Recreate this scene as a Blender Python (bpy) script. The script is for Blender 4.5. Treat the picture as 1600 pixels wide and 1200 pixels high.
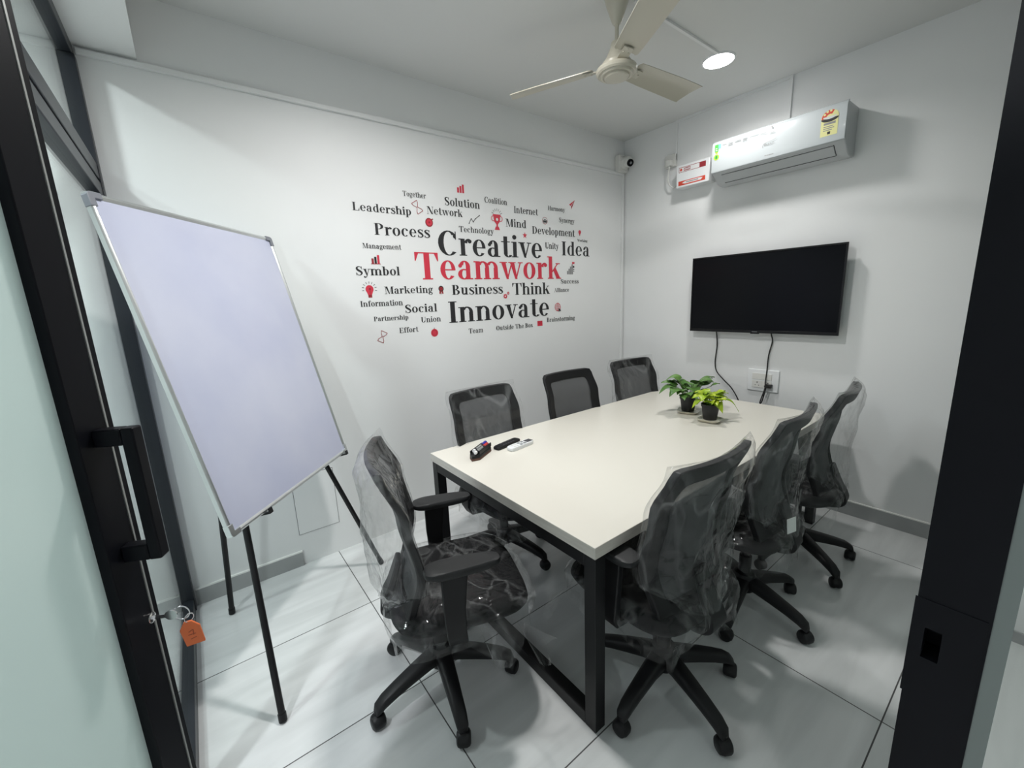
import bpy, bmesh, math, random
from math import sin, cos, pi, radians
from mathutils import Vector, Matrix, noise

S = bpy.context.scene
for _o in list(bpy.data.objects):
    bpy.data.objects.remove(_o)
COL = S.collection

# ------------------------------------------------------------------ camera
XW, YW, ZC = 3.355, 2.609, 2.885          # right wall, far wall, ceiling
cam_d = bpy.data.cameras.new('camera')
cam = bpy.data.objects.new('camera', cam_d)
COL.objects.link(cam)
cam_d.sensor_width = 36.0
cam_d.lens = 648.6 / 1600 * 36.0
cam_d.clip_start = 0.02
def _ray(px, py):
    return Vector(((px - 800) / 648.6, (py - 600) / 648.6, 1.0))
_X = _ray(1671, 431).normalized()
_Y = _ray(295.5, 489.5)
_Y = (_Y - _X * _X.dot(_Y)).normalized()
_Z = _X.cross(_Y)
if _Z[1] > 0:
    _Z = -_Z
_R = Matrix((_X, _Y, _Z))
_right, _up, _fwd = _R @ Vector((1, 0, 0)), _R @ Vector((0, -1, 0)), _R @ Vector((0, 0, 1))
cam.matrix_world = Matrix(((_right.x, _up.x, -_fwd.x, 0.0), (_right.y, _up.y, -_fwd.y, 0.0),
                           (_right.z, _up.z, -_fwd.z, 1.53), (0, 0, 0, 1)))
S.camera = cam

# ------------------------------------------------------------------ world, light levels, exposure
w = bpy.data.worlds.new('world')
S.world = w
w.use_nodes = True
w.node_tree.nodes['Background'].inputs[0].default_value = (0.9, 0.95, 1.0, 1)
w.node_tree.nodes['Background'].inputs[1].default_value = 0.05
S.view_settings.view_transform = 'Standard'
S.view_settings.look = 'None'
S.view_settings.exposure = 0.0
S.view_settings.gamma = 1.0
S.view_settings.use_curve_mapping = False
LAMP_FAR, LAMP_NEAR, LAMP_NEXT, FILL_DOOR, FILL_HALL = 7.8, 25.5, 20.0, 38.0, 1.0     # watts
S.cycles.transparent_max_bounces = 32
S.cycles.max_bounces = 10
S.cycles.sample_clamp_indirect = 6.0

# ------------------------------------------------------------------ materials
def pbsdf(name, col, rough=0.5, metal=0.0, spec=0.5, coat=0.0, alpha=1.0, trans=0.0):
    m = bpy.data.materials.new(name)
    m.use_nodes = True
    b = m.node_tree.nodes['Principled BSDF']
    b.inputs['Base Color'].default_value = (*col, 1)
    b.inputs['Roughness'].default_value = rough
    b.inputs['Metallic'].default_value = metal
    b.inputs['Specular IOR Level'].default_value = spec
    b.inputs['Coat Weight'].default_value = coat
    b.inputs['Alpha'].default_value = alpha
    b.inputs['Transmission Weight'].default_value = trans
    return m

def nodes(m):
    return m.node_tree.nodes, m.node_tree.links, m.node_tree.nodes['Principled BSDF']

def add_bump(m, scale=80, strength=0.2, dist=0.002, detail=3, stretch=(1, 1, 1)):
    n, l, b = nodes(m)
    tc = n.new('ShaderNodeTexCoord'); mp = n.new('ShaderNodeMapping')
    mp.inputs['Scale'].default_value = stretch
    t = n.new('ShaderNodeTexNoise'); t.inputs['Scale'].default_value = scale; t.inputs['Detail'].default_value = detail
    bp = n.new('ShaderNodeBump'); bp.inputs['Strength'].default_value = strength; bp.inputs['Distance'].default_value = dist
    l.new(tc.outputs['Object'], mp.inputs['Vector']); l.new(mp.outputs['Vector'], t.inputs['Vector'])
    l.new(t.outputs['Fac'], bp.inputs['Height']); l.new(bp.outputs['Normal'], b.inputs['Normal'])
    return t

def mottle(m, c1, c2, scale=3.0, stretch=(1, 1, 1), detail=4, lo=0.35, hi=0.65):
    n, l, b = nodes(m)
    tc = n.new('ShaderNodeTexCoord'); mp = n.new('ShaderNodeMapping'); mp.inputs['Scale'].default_value = stretch
    t = n.new('ShaderNodeTexNoise'); t.inputs['Scale'].default_value = scale; t.inputs['Detail'].default_value = detail
    r = n.new('ShaderNodeValToRGB')
    r.color_ramp.elements[0].position = lo; r.color_ramp.elements[0].color = (*c1, 1)
    r.color_ramp.elements[1].position = hi; r.color_ramp.elements[1].color = (*c2, 1)
    l.new(tc.outputs['Object'], mp.inputs['Vector']); l.new(mp.outputs['Vector'], t.inputs['Vector'])
    l.new(t.outputs['Fac'], r.inputs['Fac']); l.new(r.outputs['Color'], b.inputs['Base Color'])
    return m

M_wall = pbsdf('white_wall_paint', (0.80, 0.81, 0.81), 0.55)
mottle(M_wall, (0.79, 0.80, 0.80), (0.815, 0.825, 0.82), 1.3)
add_bump(M_wall, 60, 0.08, 0.002)
M_ceil = pbsdf('ceiling_paint', (0.70, 0.71, 0.70), 0.8)
add_bump(M_ceil, 40, 0.08, 0.002)
M_base = pbsdf('grey_skirting_tile', (0.36, 0.37, 0.37), 0.35)
mottle(M_base, (0.34, 0.35, 0.35), (0.39, 0.40, 0.40), 6)
M_basetop = pbsdf('skirting_grout', (0.85, 0.85, 0.82), 0.6)
M_black = pbsdf('black_aluminium', (0.006, 0.0065, 0.009), 0.4, spec=0.12)
add_bump(M_black, 300, 0.05, 0.0005)
M_frame = pbsdf('dark_grey_aluminium', (0.019, 0.022, 0.028), 0.38, spec=0.35)
M_greymetal = pbsdf('grey_metal_edge', (0.42, 0.43, 0.42), 0.35, 0.4)
M_gasket = pbsdf('grey_gasket', (0.20, 0.23, 0.22), 0.5)
M_nylon = pbsdf('black_nylon', (0.009, 0.009, 0.010), 0.45, spec=0.3)
add_bump(M_nylon, 500, 0.1, 0.0004)
M_fabric = pbsdf('black_seat_fabric', (0.008, 0.008, 0.009), 0.85, spec=0.2)
add_bump(M_fabric, 900, 0.4, 0.0006)
M_pad = pbsdf('armrest_polyurethane', (0.015, 0.016, 0.017), 0.5, spec=0.35)
M_steel = pbsdf('black_powder_coated_steel', (0.009, 0.009, 0.010), 0.42, spec=0.3)
add_bump(M_steel, 600, 0.1, 0.0004)
M_chrome = pbsdf('chrome', (0.75, 0.75, 0.76), 0.18, 1.0)
M_alu = pbsdf('brushed_aluminium', (0.68, 0.70, 0.70), 0.32, 0.9)
M_corner = pbsdf('grey_corner_plastic', (0.20, 0.21, 0.24), 0.45)
M_board = pbsdf('whiteboard_film', (0.63, 0.66, 0.83), 0.35, coat=0.2)
mottle(M_board, (0.53, 0.56, 0.72), (0.61, 0.635, 0.77), 2.2)
M_top = pbsdf('cream_laminate', (0.745, 0.72, 0.645), 0.32)
add_bump(M_top, 120, 0.03, 0.0006)
M_topedge = pbsdf('cream_edge_band', (0.66, 0.635, 0.57), 0.5)
mottle(M_topedge, (0.62, 0.59, 0.53), (0.70, 0.675, 0.61), 30, (0.3, 0.3, 3))
M_white = pbsdf('white_plastic', (0.80, 0.82, 0.83), 0.35)
M_white2 = pbsdf('ivory_plastic', (0.70, 0.70, 0.67), 0.45)
M_acpanel = pbsdf('glossy_white_panel', (0.56, 0.60, 0.615), 0.15, coat=0.5)
M_acgrey = pbsdf('air_conditioner_body', (0.55, 0.57, 0.58), 0.4)
M_fan = pbsdf('cream_enamel', (0.55, 0.52, 0.43), 0.3, coat=0.3)
M_screen = pbsdf('dark_screen', (0.003, 0.0035, 0.005), 0.2, spec=0.13)
M_bezel = pbsdf('glossy_bezel', (0.005, 0.005, 0.006), 0.3, spec=0.3)
M_pot = pbsdf('black_pot_plastic', (0.012, 0.012, 0.014), 0.5)
M_soil = pbsdf('dark_soil', (0.03, 0.02, 0.013), 0.95)
add_bump(M_soil, 200, 1.0, 0.004)
M_tray = pbsdf('cream_glazed_ceramic', (0.72, 0.68, 0.56), 0.3, coat=0.3)
M_red = pbsdf('red_vinyl', (0.62, 0.035, 0.065), 0.5)
M_dred = pbsdf('dark_red_vinyl', (0.30, 0.022, 0.03), 0.5)
M_ink = pbsdf('black_vinyl', (0.018, 0.018, 0.02), 0.5)
M_grey = pbsdf('grey_vinyl', (0.28, 0.28, 0.28), 0.5)
M_stickw = pbsdf('white_vinyl', (0.78, 0.78, 0.78), 0.5)
M_orange = pbsdf('orange_tag_plastic', (0.80, 0.17, 0.045), 0.45)
M_orangeink = pbsdf('dark_red_ink', (0.42, 0.08, 0.03), 0.6)
M_blue = pbsdf('blue_cap_plastic', (0.02, 0.025, 0.30), 0.35)
M_redcap = pbsdf('red_cap_plastic', (0.5, 0.03, 0.03), 0.35)
M_darkgrey = pbsdf('dark_grey_plastic', (0.05, 0.05, 0.055), 0.5)
M_button = pbsdf('grey_rubber_button', (0.20, 0.21, 0.22), 0.6)
M_felt = pbsdf('charcoal_felt', (0.02, 0.02, 0.02), 0.95)
M_brown = pbsdf('brown_board', (0.10, 0.045, 0.03), 0.7)
M_lime = pbsdf('sticker_green', (0.12, 0.55, 0.10), 0.4)
M_cyan = pbsdf('sticker_cyan', (0.25, 0.65, 0.75), 0.4)
M_yel = pbsdf('sticker_yellow', (0.78, 0.76, 0.35), 0.45)
M_yg = pbsdf('sticker_yellow_green', (0.55, 0.65, 0.05), 0.4)
M_sred = pbsdf('sticker_red', (0.65, 0.07, 0.04), 0.4)
M_paper = pbsdf('pale_paper', (0.70, 0.72, 0.70), 0.6)
M_leaf = pbsdf('pothos_leaf', (0.06, 0.16, 0.035), 0.4)
mottle(M_leaf, (0.055, 0.15, 0.028), (0.15, 0.29, 0.07), 14)
M_leafl = pbsdf('lime_leaf', (0.35, 0.50, 0.03), 0.4)
mottle(M_leafl, (0.25, 0.44, 0.015), (0.52, 0.62, 0.05), 14)
for _m in (M_leaf, M_leafl):
    _m.node_tree.nodes['Principled BSDF'].inputs['Subsurface Weight'].default_value = 0.0
M_stem = pbsdf('green_stem', (0.10, 0.20, 0.04), 0.5)
M_cable = pbsdf('black_cable_rubber', (0.012, 0.012, 0.012), 0.5)

def make_floor():
    m = pbsdf('glossy_marble_tile', (0.6, 0.62, 0.62), 0.14)
    n, l, b = nodes(m)
    tc = n.new('ShaderNodeTexCoord')
    sx = n.new('ShaderNodeSeparateXYZ'); l.new(tc.outputs['Object'], sx.inputs[0])
    def math_(op, a, bb=None):
        q = n.new('ShaderNodeMath'); q.operation = op
        for i, v in enumerate((a, bb)):
            if v is None: continue
            if isinstance(v, (int, float)): q.inputs[i].default_value = v
            else: l.new(v, q.inputs[i])
        return q.outputs[0]
    def linedist(o, off, per):
        a = math_('DIVIDE', math_('ADD', o, -off + 40 * per), per)
        f = math_('FRACT', a)
        d = math_('MINIMUM', f, math_('SUBTRACT', 1.0, f))
        return math_('MULTIPLY', d, per), math_('FLOOR', a)
    dx, ix = linedist(sx.outputs[0], 0.525, 1.209)
    dy, iy = linedist(sx.outputs[1], 0.196, 0.6045)
    d = math_('MINIMUM', dx, dy)
    grout = math_('LESS_THAN', d, 0.0022)
    # per tile offset so the veining breaks at each joint
    cmb = n.new('ShaderNodeCombineXYZ')
    l.new(math_('MULTIPLY', ix, 3.7), cmb.inputs[0]); l.new(math_('MULTIPLY', iy, 5.3), cmb.inputs[1])
    va = n.new('ShaderNodeVectorMath'); va.operation = 'ADD'
    l.new(tc.outputs['Object'], va.inputs[0]); l.new(cmb.outputs[0], va.inputs[1])
    mp = n.new('ShaderNodeMapping'); mp.inputs['Rotation'].default_value = (0, 0, radians(-42)); mp.inputs['Scale'].default_value = (0.8, 6.0, 1)
    l.new(va.outputs[0], mp.inputs['Vector'])
    t = n.new('ShaderNodeTexNoise'); t.inputs['Scale'].default_value = 1.6; t.inputs['Detail'].default_value = 6; t.inputs['Distortion'].default_value = 0.7
    l.new(mp.outputs['Vector'], t.inputs['Vector'])
    r = n.new('ShaderNodeValToRGB'); e = r.color_ramp.elements
    e[0].position = 0.25; e[0].color = (0.57, 0.585, 0.585, 1)
    e[1].position = 0.75; e[1].color = (0.72, 0.735, 0.735, 1)
    q = e.new(0.5); q.color = (0.65, 0.665, 0.665, 1)
    l.new(t.outputs['Fac'], r.inputs['Fac'])
    mx = n.new('ShaderNodeMix'); mx.data_type = 'RGBA'
    l.new(grout, mx.inputs[0]); l.new(r.outputs['Color'], mx.inputs[6]); mx.inputs[7].default_value = (0.07, 0.07, 0.07, 1)
    l.new(mx.outputs[2], b.inputs['Base Color'])
    rr = n.new('ShaderNodeMix'); l.new(grout, rr.inputs[0]); rr.inputs[2].default_value = 0.16; rr.inputs[3].default_value = 0.7
    l.new(rr.outputs[0], b.inputs['Roughness'])
    t2 = n.new('ShaderNodeTexNoise'); t2.inputs['Scale'].default_value = 2.2; t2.inputs['Detail'].default_value = 1
    l.new(va.outputs[0], t2.inputs['Vector'])
    bp = n.new('ShaderNodeBump'); bp.inputs['Strength'].default_value = 0.12; bp.inputs['Distance'].default_value = 0.01
    l.new(t2.outputs['Fac'], bp.inputs['Height']); l.new(bp.outputs['Normal'], b.inputs['Normal'])
    return m
M_floor = make_floor()

def make_glass(name, tint, haze=0.0, hazecol=(0.8, 0.85, 0.85), rough=0.0, ior=1.5):
    m = bpy.data.materials.new(name); m.use_nodes = True
    n, l = m.node_tree.nodes, m.node_tree.links
    n.remove(n['Principled BSDF'])
    out = n['Material Output']
    tr = n.new('ShaderNodeBsdfTransparent'); tr.inputs[0].default_value = (*tint, 1)
    df = n.new('ShaderNodeBsdfDiffuse'); df.inputs[0].default_value = (*hazecol, 1)
    tl = n.new('ShaderNodeBsdfTranslucent'); tl.inputs[0].default_value = (*hazecol, 1)
    dm = n.new('ShaderNodeMixShader'); dm.inputs[0].default_value = 0.5
    l.new(df.outputs[0], dm.inputs[1]); l.new(tl.outputs[0], dm.inputs[2])
    m1 = n.new('ShaderNodeMixShader'); m1.inputs[0].default_value = haze
    l.new(tr.outputs[0], m1.inputs[1]); l.new(dm.outputs[0], m1.inputs[2])
    gl = n.new('ShaderNodeBsdfGlossy'); gl.inputs['Roughness'].default_value = rough
    lw = n.new('ShaderNodeLayerWeight'); lw.inputs[0].default_value = 0.5
    pw = n.new('ShaderNodeMath'); pw.operation = 'POWER'; pw.inputs[1].default_value = 5.0; l.new(lw.outputs['Facing'], pw.inputs[0])
    fr = n.new('ShaderNodeMath'); fr.operation = 'MULTIPLY_ADD'; fr.inputs[1].default_value = 0.9; fr.inputs[2].default_value = 0.04; l.new(pw.outputs[0], fr.inputs[0])
    m2 = n.new('ShaderNodeMixShader')
    l.new(fr.outputs[0], m2.inputs[0]); l.new(m1.outputs[0], m2.inputs[1]); l.new(gl.outputs[0], m2.inputs[2])
    l.new(m2.outputs[0], out.inputs[0])
    return m
M_glass = make_glass('clear_glass', (0.93, 0.97, 0.95), 0.02)
M_frost = make_glass('frosted_glass', (0.75, 0.85, 0.82), 0.95, (0.74, 0.82, 0.795), 0.25)

def make_film():
    m = bpy.data.materials.new('clear_crinkled_plastic'); m.use_nodes = True
    n, l = m.node_tree.nodes, m.node_tree.links
    n.remove(n['Principled BSDF']); out = n['Material Output']
    tc = n.new('ShaderNodeTexCoord')
    mp = n.new('ShaderNodeMapping'); mp.inputs['Scale'].default_value = (1.0, 1.0, 0.45); mp.inputs['Rotation'].default_value = (0.3, 0.5, 0.2)
    l.new(tc.outputs['Object'], mp.inputs['Vector'])
    t = n.new('ShaderNodeTexNoise'); t.inputs['Scale'].default_value = 7; t.inputs['Detail'].default_value = 2.5; t.inputs['Distortion'].default_value = 1.6
    l.new(mp.outputs['Vector'], t.inputs['Vector'])
    v = n.new('ShaderNodeTexVoronoi'); v.feature = 'DISTANCE_TO_EDGE'; v.inputs['Scale'].default_value = 6
    mv = n.new('ShaderNodeMix'); mv.data_type = 'VECTOR'; mv.inputs[0].default_value = 0.12
    l.new(mp.outputs['Vector'], mv.inputs[4]); l.new(t.outputs['Color'], mv.inputs[5]); l.new(mv.outputs[1], v.inputs['Vector'])
    cr = n.new('ShaderNodeMapRange'); cr.inputs[1].default_value = 0.0; cr.inputs[2].default_value = 0.10; cr.inputs[3].default_value = 1.0; cr.inputs[4].default_value = 0.0
    l.new(v.outputs['Distance'], cr.inputs[0])
    ad = n.new('ShaderNodeMath'); ad.operation = 'MULTIPLY_ADD'; ad.inputs[1].default_value = 0.35
    l.new(cr.outputs[0], ad.inputs[0]); l.new(t.outputs['Fac'], ad.inputs[2])
    bp = n.new('ShaderNodeBump'); bp.inputs['Strength'].default_value = 0.6; bp.inputs['Distance'].default_value = 0.02
    l.new(ad.outputs[0], bp.inputs['Height'])
    tr = n.new('ShaderNodeBsdfTransparent'); tr.inputs[0].default_value = (0.97, 0.97, 0.97, 1)
    df = n.new('ShaderNodeBsdfDiffuse'); df.inputs[0].default_value = (0.85, 0.88, 0.88, 1); l.new(bp.outputs[0], df.inputs['Normal'])
    tl = n.new('ShaderNodeBsdfTranslucent'); tl.inputs[0].default_value = (0.85, 0.88, 0.88, 1)
    dm = n.new('ShaderNodeMixShader'); dm.inputs[0].default_value = 0.4
    l.new(df.outputs[0], dm.inputs[1]); l.new(tl.outputs[0], dm.inputs[2])
    # creases cloudier than the flat film, their white highlights painted in as haze
    hz = n.new('ShaderNodeMath'); hz.operation = 'MULTIPLY_ADD'; hz.inputs[1].default_value = 0.065; hz.inputs[2].default_value = 0.010
    cr2 = n.new('ShaderNodeMapRange'); cr2.inputs[1].default_value = 0.0; cr2.inputs[2].default_value = 0.06; cr2.inputs[3].default_value = 1.0; cr2.inputs[4].default_value = 0.0
    l.new(v.outputs['Distance'], cr2.inputs[0]); l.new(cr2.outputs[0], hz.inputs[0])
    # pale streaks painted into the haze for the highlights of long folds
    mp3 = n.new('ShaderNodeMapping'); mp3.inputs['Scale'].default_value = (4.5, 4.5, 1.6); mp3.inputs['Rotation'].default_value = (0.15, 0.25, 0)
    t3 = n.new('ShaderNodeTexNoise'); t3.inputs['Scale'].default_value = 1.0; t3.inputs['Detail'].default_value = 2.0; t3.inputs['Distortion'].default_value = 0.6
    l.new(tc.outputs['Object'], mp3.inputs['Vector']); l.new(mp3.outputs['Vector'], t3.inputs['Vector'])
    rg = n.new('ShaderNodeMath'); rg.operation = 'MULTIPLY_ADD'; rg.inputs[1].default_value = 2.0; rg.inputs[2].default_value = -1.0; l.new(t3.outputs['Fac'], rg.inputs[0])
    rb = n.new('ShaderNodeMath'); rb.operation = 'ABSOLUTE'; l.new(rg.outputs[0], rb.inputs[0])
    rr = n.new('ShaderNodeMapRange'); rr.inputs[1].default_value = 0.0; rr.inputs[2].default_value = 0.05; rr.inputs[3].default_value = 1.0; rr.inputs[4].default_value = 0.0
    l.new(rb.outputs[0], rr.inputs[0])
    h2 = n.new('ShaderNodeMath'); h2.operation = 'MULTIPLY_ADD'; h2.inputs[1].default_value = 0.13; l.new(rr.outputs[0], h2.inputs[0]); l.new(hz.outputs[0], h2.inputs[2])
    hz = h2
    m1 = n.new('ShaderNodeMixShader'); l.new(hz.outputs[0], m1.inputs[0]); l.new(tr.outputs[0], m1.inputs[1]); l.new(dm.outputs[0], m1.inputs[2])
    gl = n.new('ShaderNodeBsdfGlossy'); gl.inputs['Roughness'].default_value = 0.09; l.new(bp.outputs[0], gl.inputs['Normal'])
    lw = n.new('ShaderNodeLayerWeight'); lw.inputs[0].default_value = 0.5
    pw = n.new('ShaderNodeMath'); pw.operation = 'POWER'; pw.inputs[1].default_value = 4.0; l.new(lw.outputs['Facing'], pw.inputs[0])
    fm = n.new('ShaderNodeMath'); fm.operation = 'MULTIPLY_ADD'; fm.inputs[1].default_value = 0.65; fm.inputs[2].default_value = 0.03
    l.new(pw.outputs[0], fm.inputs[0])
    m2 = n.new('ShaderNodeMixShader'); l.new(fm.outputs[0], m2.inputs[0]); l.new(m1.outputs[0], m2.inputs[1]); l.new(gl.outputs[0], m2.inputs[2])
    l.new(m2.outputs[0], out.inputs[0])
    return m
M_film = make_film()

def make_mesh_fabric():
    m = pbsdf('grey_mesh_fabric', (0.065, 0.067, 0.07), 0.8, spec=0.2)
    n, l, b = nodes(m)
    tr = n.new('ShaderNodeBsdfTransparent'); mx = n.new('ShaderNodeMixShader'); mx.inputs[0].default_value = 0.10
    l.new(b.outputs[0], mx.inputs[1]); l.new(tr.outputs[0], mx.inputs[2]); l.new(mx.outputs[0], n['Material Output'].inputs[0])
    return m
M_mesh = make_mesh_fabric()

def emit(name, col, strength):
    m = bpy.data.materials.new(name); m.use_nodes = True
    n, l = m.node_tree.nodes, m.node_tree.links
    n.remove(n['Principled BSDF'])
    e = n.new('ShaderNodeEmission'); e.inputs[0].default_value = (*col, 1); e.inputs[1].default_value = strength
    l.new(e.outputs[0], n['Material Output'].inputs[0])
    return m
M_lamp = emit('lamp_diffuser', (1.0, 0.99, 0.97), 40.0)

# ------------------------------------------------------------------ mesh building helpers
class MB:
    def __init__(s): s.v, s.f, s.mi = [], [], []
    def add(s, vs, fs, mi=0):
        k = len(s.v); s.v += [tuple(p) for p in vs]
        for f in fs: s.f.append([i + k for i in f]); s.mi.append(mi)
    def box(s, x0, x1, y0, y1, z0, z1, mi=0):
        vs = [(x, y, z) for z in (z0, z1) for y in (y0, y1) for x in (x0, x1)]
        s.add(vs, [(0, 2, 3, 1), (4, 5, 7, 6), (0, 1, 5, 4), (2, 6, 7, 3), (0, 4, 6, 2), (1, 3, 7, 5)], mi)
        return s
    def obox(s, c, ax, ay, az, hx, hy, hz, mi=0):
        c, ax, ay, az = Vector(c), Vector(ax), Vector(ay), Vector(az)
        vs = [c + ax * hx * i + ay * hy * j + az * hz * k for k in (-1, 1) for j in (-1, 1) for i in (-1, 1)]
        s.add(vs, [(0, 2, 3, 1), (4, 5, 7, 6), (0, 1, 5, 4), (2, 6, 7, 3), (0, 4, 6, 2), (1, 3, 7, 5)], mi)
        return s
    def loft(s, loops, cap0=True, cap1=True, closed=True, mi=0):
        n = len(loops[0]); vs = [p for lp in loops for p in lp]; fs = []
        for i in range(len(loops) - 1):
            for j in range(n if closed else n - 1):
                a, b = i * n + j, i * n + (j + 1) % n
                fs.append((a, b, b + n, a + n))
        if cap0: fs.append(tuple(reversed(range(n))))
        if cap1: fs.append(tuple(range((len(loops) - 1) * n, len(loops) * n)))
        s.add(vs, fs, mi); return s
    def ring(s, loops, mi=0):                     # closed in both directions
        n = len(loops[0]); k = len(loops); fs = []
        for i in range(k):
            for j in range(n):
                a, b = i * n + j, i * n + (j + 1) % n
                c, d = ((i + 1) % k) * n + (j + 1) % n, ((i + 1) % k) * n + j
                fs.append((a, b, c, d))
        s.add([p for lp in loops for p in lp], fs, mi); return s
    def tube(s, path, r, n=10, mi=0, cap=True):
        P = [Vector(p) for p in path]; loops = []
        t0 = (P[1] - P[0]).normalized()
        ref = Vector((0, 0, 1)) if abs(t0.z) < 0.9 else Vector((1, 0, 0))
        u = t0.cross(ref).normalized()
        for i, p in enumerate(P):
            t = (P[min(i + 1, len(P) - 1)] - P[max(i - 1, 0)]).normalized()
            u = (u - t * u.dot(t)).normalized(); v = t.cross(u)
            rr = r[i] if isinstance(r, (list, tuple)) else r
            loops.append([p + (u * cos(2 * pi * j / n) + v * sin(2 * pi * j / n)) * rr for j in range(n)])
        return s.loft(loops, cap, cap, True, mi)
    def lathe(s, prof, c=(0, 0, 0), n=32, mi=0, cap=True):
        loops = [[(c[0] + r * cos(2 * pi * j / n), c[1] + r * sin(2 * pi * j / n), c[2] + z) for j in range(n)] for r, z in prof]
        return s.loft(loops, cap, cap, True, mi)
    def poly(s, pts, mi=0):
        s.add(pts, [tuple(range(len(pts)))], mi); return s

def finish(name, mb, mat, parent=None, smooth=True, bevel=0.0, seg=2, loc=None, fixn=True, angle=40):
    me = bpy.data.meshes.new(name)
    off = Vector(loc) if loc is not None else Vector((0, 0, 0))
    me.from_pydata([tuple(Vector(p) - off) for p in mb.v], [], mb.f)
    mats = mat if isinstance(mat, (list, tuple)) else [mat]
    for m in mats: me.materials.append(m)
    if len(mats) > 1:
        for p, i in zip(me.polygons, mb.mi): p.material_index = i
    if fixn:
        bm = bmesh.new(); bm.from_mesh(me)
        bmesh.ops.recalc_face_normals(bm, faces=bm.faces)
        bm.to_mesh(me); bm.free()
    me.validate()
    if smooth:
        me.shade_smooth()
        me.set_sharp_from_angle(angle=radians(angle))
    o = bpy.data.objects.new(name, me); COL.objects.link(o)
    if loc is not None: o.location = loc
    if parent is not None: o.parent = parent
    if bevel > 0:
        b = o.modifiers.new('bevel', 'BEVEL'); b.width = bevel; b.segments = seg; b.limit_method = 'ANGLE'; b.angle_limit = radians(35)
    return o

def thing(name, label, cat, loc=(0, 0, 0), rz=0.0, group=None):
    o = bpy.data.objects.new(name, None); COL.objects.link(o)
    o.empty_display_size = 0.1; o.location = loc; o.rotation_euler = (0, 0, rz)
    return tag(o, label, cat, group)
def tag(o, label, cat, group=None):
    o['label'] = label; o['category'] = cat
    if group: o['group'] = group
    return o
def struct(o, label=None):
    o['kind'] = 'structure'
    if label: o['label'] = label
    return o
def catmull(pts, k=6):
    P = [Vector(p) for p in pts]; P = [P[0] * 2 - P[1]] + P + [P[-1] * 2 - P[-2]]; out = []
    for i in range(1, len(P) - 2):
        for j in range(k):
            t = j / k; a, b, c, d = P[i - 1], P[i], P[i + 1], P[i + 2]
            out.append(0.5 * (2 * b + (c - a) * t + (2 * a - 5 * b + 4 * c - d) * t * t + (3 * b - a - 3 * c + d) * t ** 3))
    out.append(P[-2]); return out
def sgp(v, e): return math.copysign(abs(v) ** e, v)
def lerp(a, b, t): return a + (b - a) * t
def curve1(keys, t):                               # smooth piecewise curve through (t, value) keys
    for (t0, v0), (t1, v1) in zip(keys, keys[1:]):
        if t <= t1:
            q = (t - t0) / (t1 - t0); q = max(0, min(1, q)); q = q * q * (3 - 2 * q)
            return v0 + (v1 - v0) * q
    return keys[-1][1]

# ------------------------------------------------------------------ the room
XL, YF = -2.6, -2.2
struct(finish('floor', MB().box(XL, XW, YF, YW, -0.05, 0), M_floor, smooth=False), 'glossy pale grey marble tile floor')
struct(finish('ceiling', MB().box(XL, XW, YF, YW, ZC, ZC + 0.05), M_ceil, smooth=False), 'plain white painted ceiling')
struct(finish('wall_back', MB().box(XL, XW + 0.1, YW, YW + 0.1, -0.05, ZC + 0.05), M_wall, smooth=False), 'white wall carrying the word cloud lettering')
struct(finish('wall_right', MB().box(XW, XW + 0.1, YF, YW, -0.05, ZC + 0.05), M_wall, smooth=False), 'white wall behind the television')
struct(finish('wall_left', MB().box(XL - 0.1, XL, YF, YW + 0.1, -0.05, ZC + 0.05), M_wall, smooth=False))
struct(finish('wall_front', MB().box(XL - 0.1, XW + 0.1, YF - 0.1, YF, -0.05, ZC + 0.05), M_wall, smooth=False))
b = MB().box(XW - 0.012, XW, 0.088, YW, 0, 0.094)
b.box(XW - 0.012, XW, 0.088, YW, 0.094, 0.101, 1)
struct(finish('baseboard_right', b, [M_base, M_basetop], smooth=False))
b = MB().box(-0.2, 0.322, YW - 0.012, YW, 0, 0.088)
b.box(-0.2, 0.322, YW - 0.012, YW, 0.088, 0.096, 1)
struct(finish('baseboard_back', b, [M_base, M_basetop], smooth=False), 'short grey skirting tile ending behind the easel')
struct(finish('trim_1', MB().box(-0.235, -0.011, 0.1, YW, 2.625, ZC), M_wall, smooth=False), 'boxed white beam above the glass partition')

# glass partition on the left: frame of posts, rails, transom and two panes
win = finish('window_1', MB().box(-0.262, -0.212, 1.42, YW, 2.575, 2.625), M_frame, bevel=0.003)
struct(win, 'dark framed glass partition beside the whiteboard')
finish('post', MB().box(-0.262, -0.207, 2.555, YW, 0, 2.575), M_frame, win, bevel=0.003)
finish('post', MB().box(-0.262, -0.212, 1.42, 1.47, 0, 2.575), M_frame, win, bevel=0.003)
tb = MB().box(-0.262, -0.212, 1.47, 2.555, 2.03, 2.085)
tb.box(-0.255, -0.222, 1.47, 2.555, 2.085, 2.10).box(-0.262, -0.212, 1.47, 2.555, 2.10, 2.165)
finish('transom', tb, M_frame, win, bevel=0.003)
finish('bottom_rail', MB().box(-0.262, -0.212, 1.47, 2.555, 0, 0.07), M_frame, win, bevel=0.003)
finish('pane', MB().box(-0.241, -0.233, 1.465, 2.56, 0.065, 2.04), M_glass, win, smooth=False)
finish('pane', MB().box(-0.241, -0.233, 1.465, 2.56, 2.155, 2.58), M_glass, win, smooth=False)

# open door leaf with frosted glass
TH = radians(62); LX, LY = cos(TH), sin(TH)
door = thing('door_1', 'open black framed door with frosted glass', 'door', (-0.137, 1.0, 0), TH - 0.0)
del door['category']; struct(door)
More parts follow.
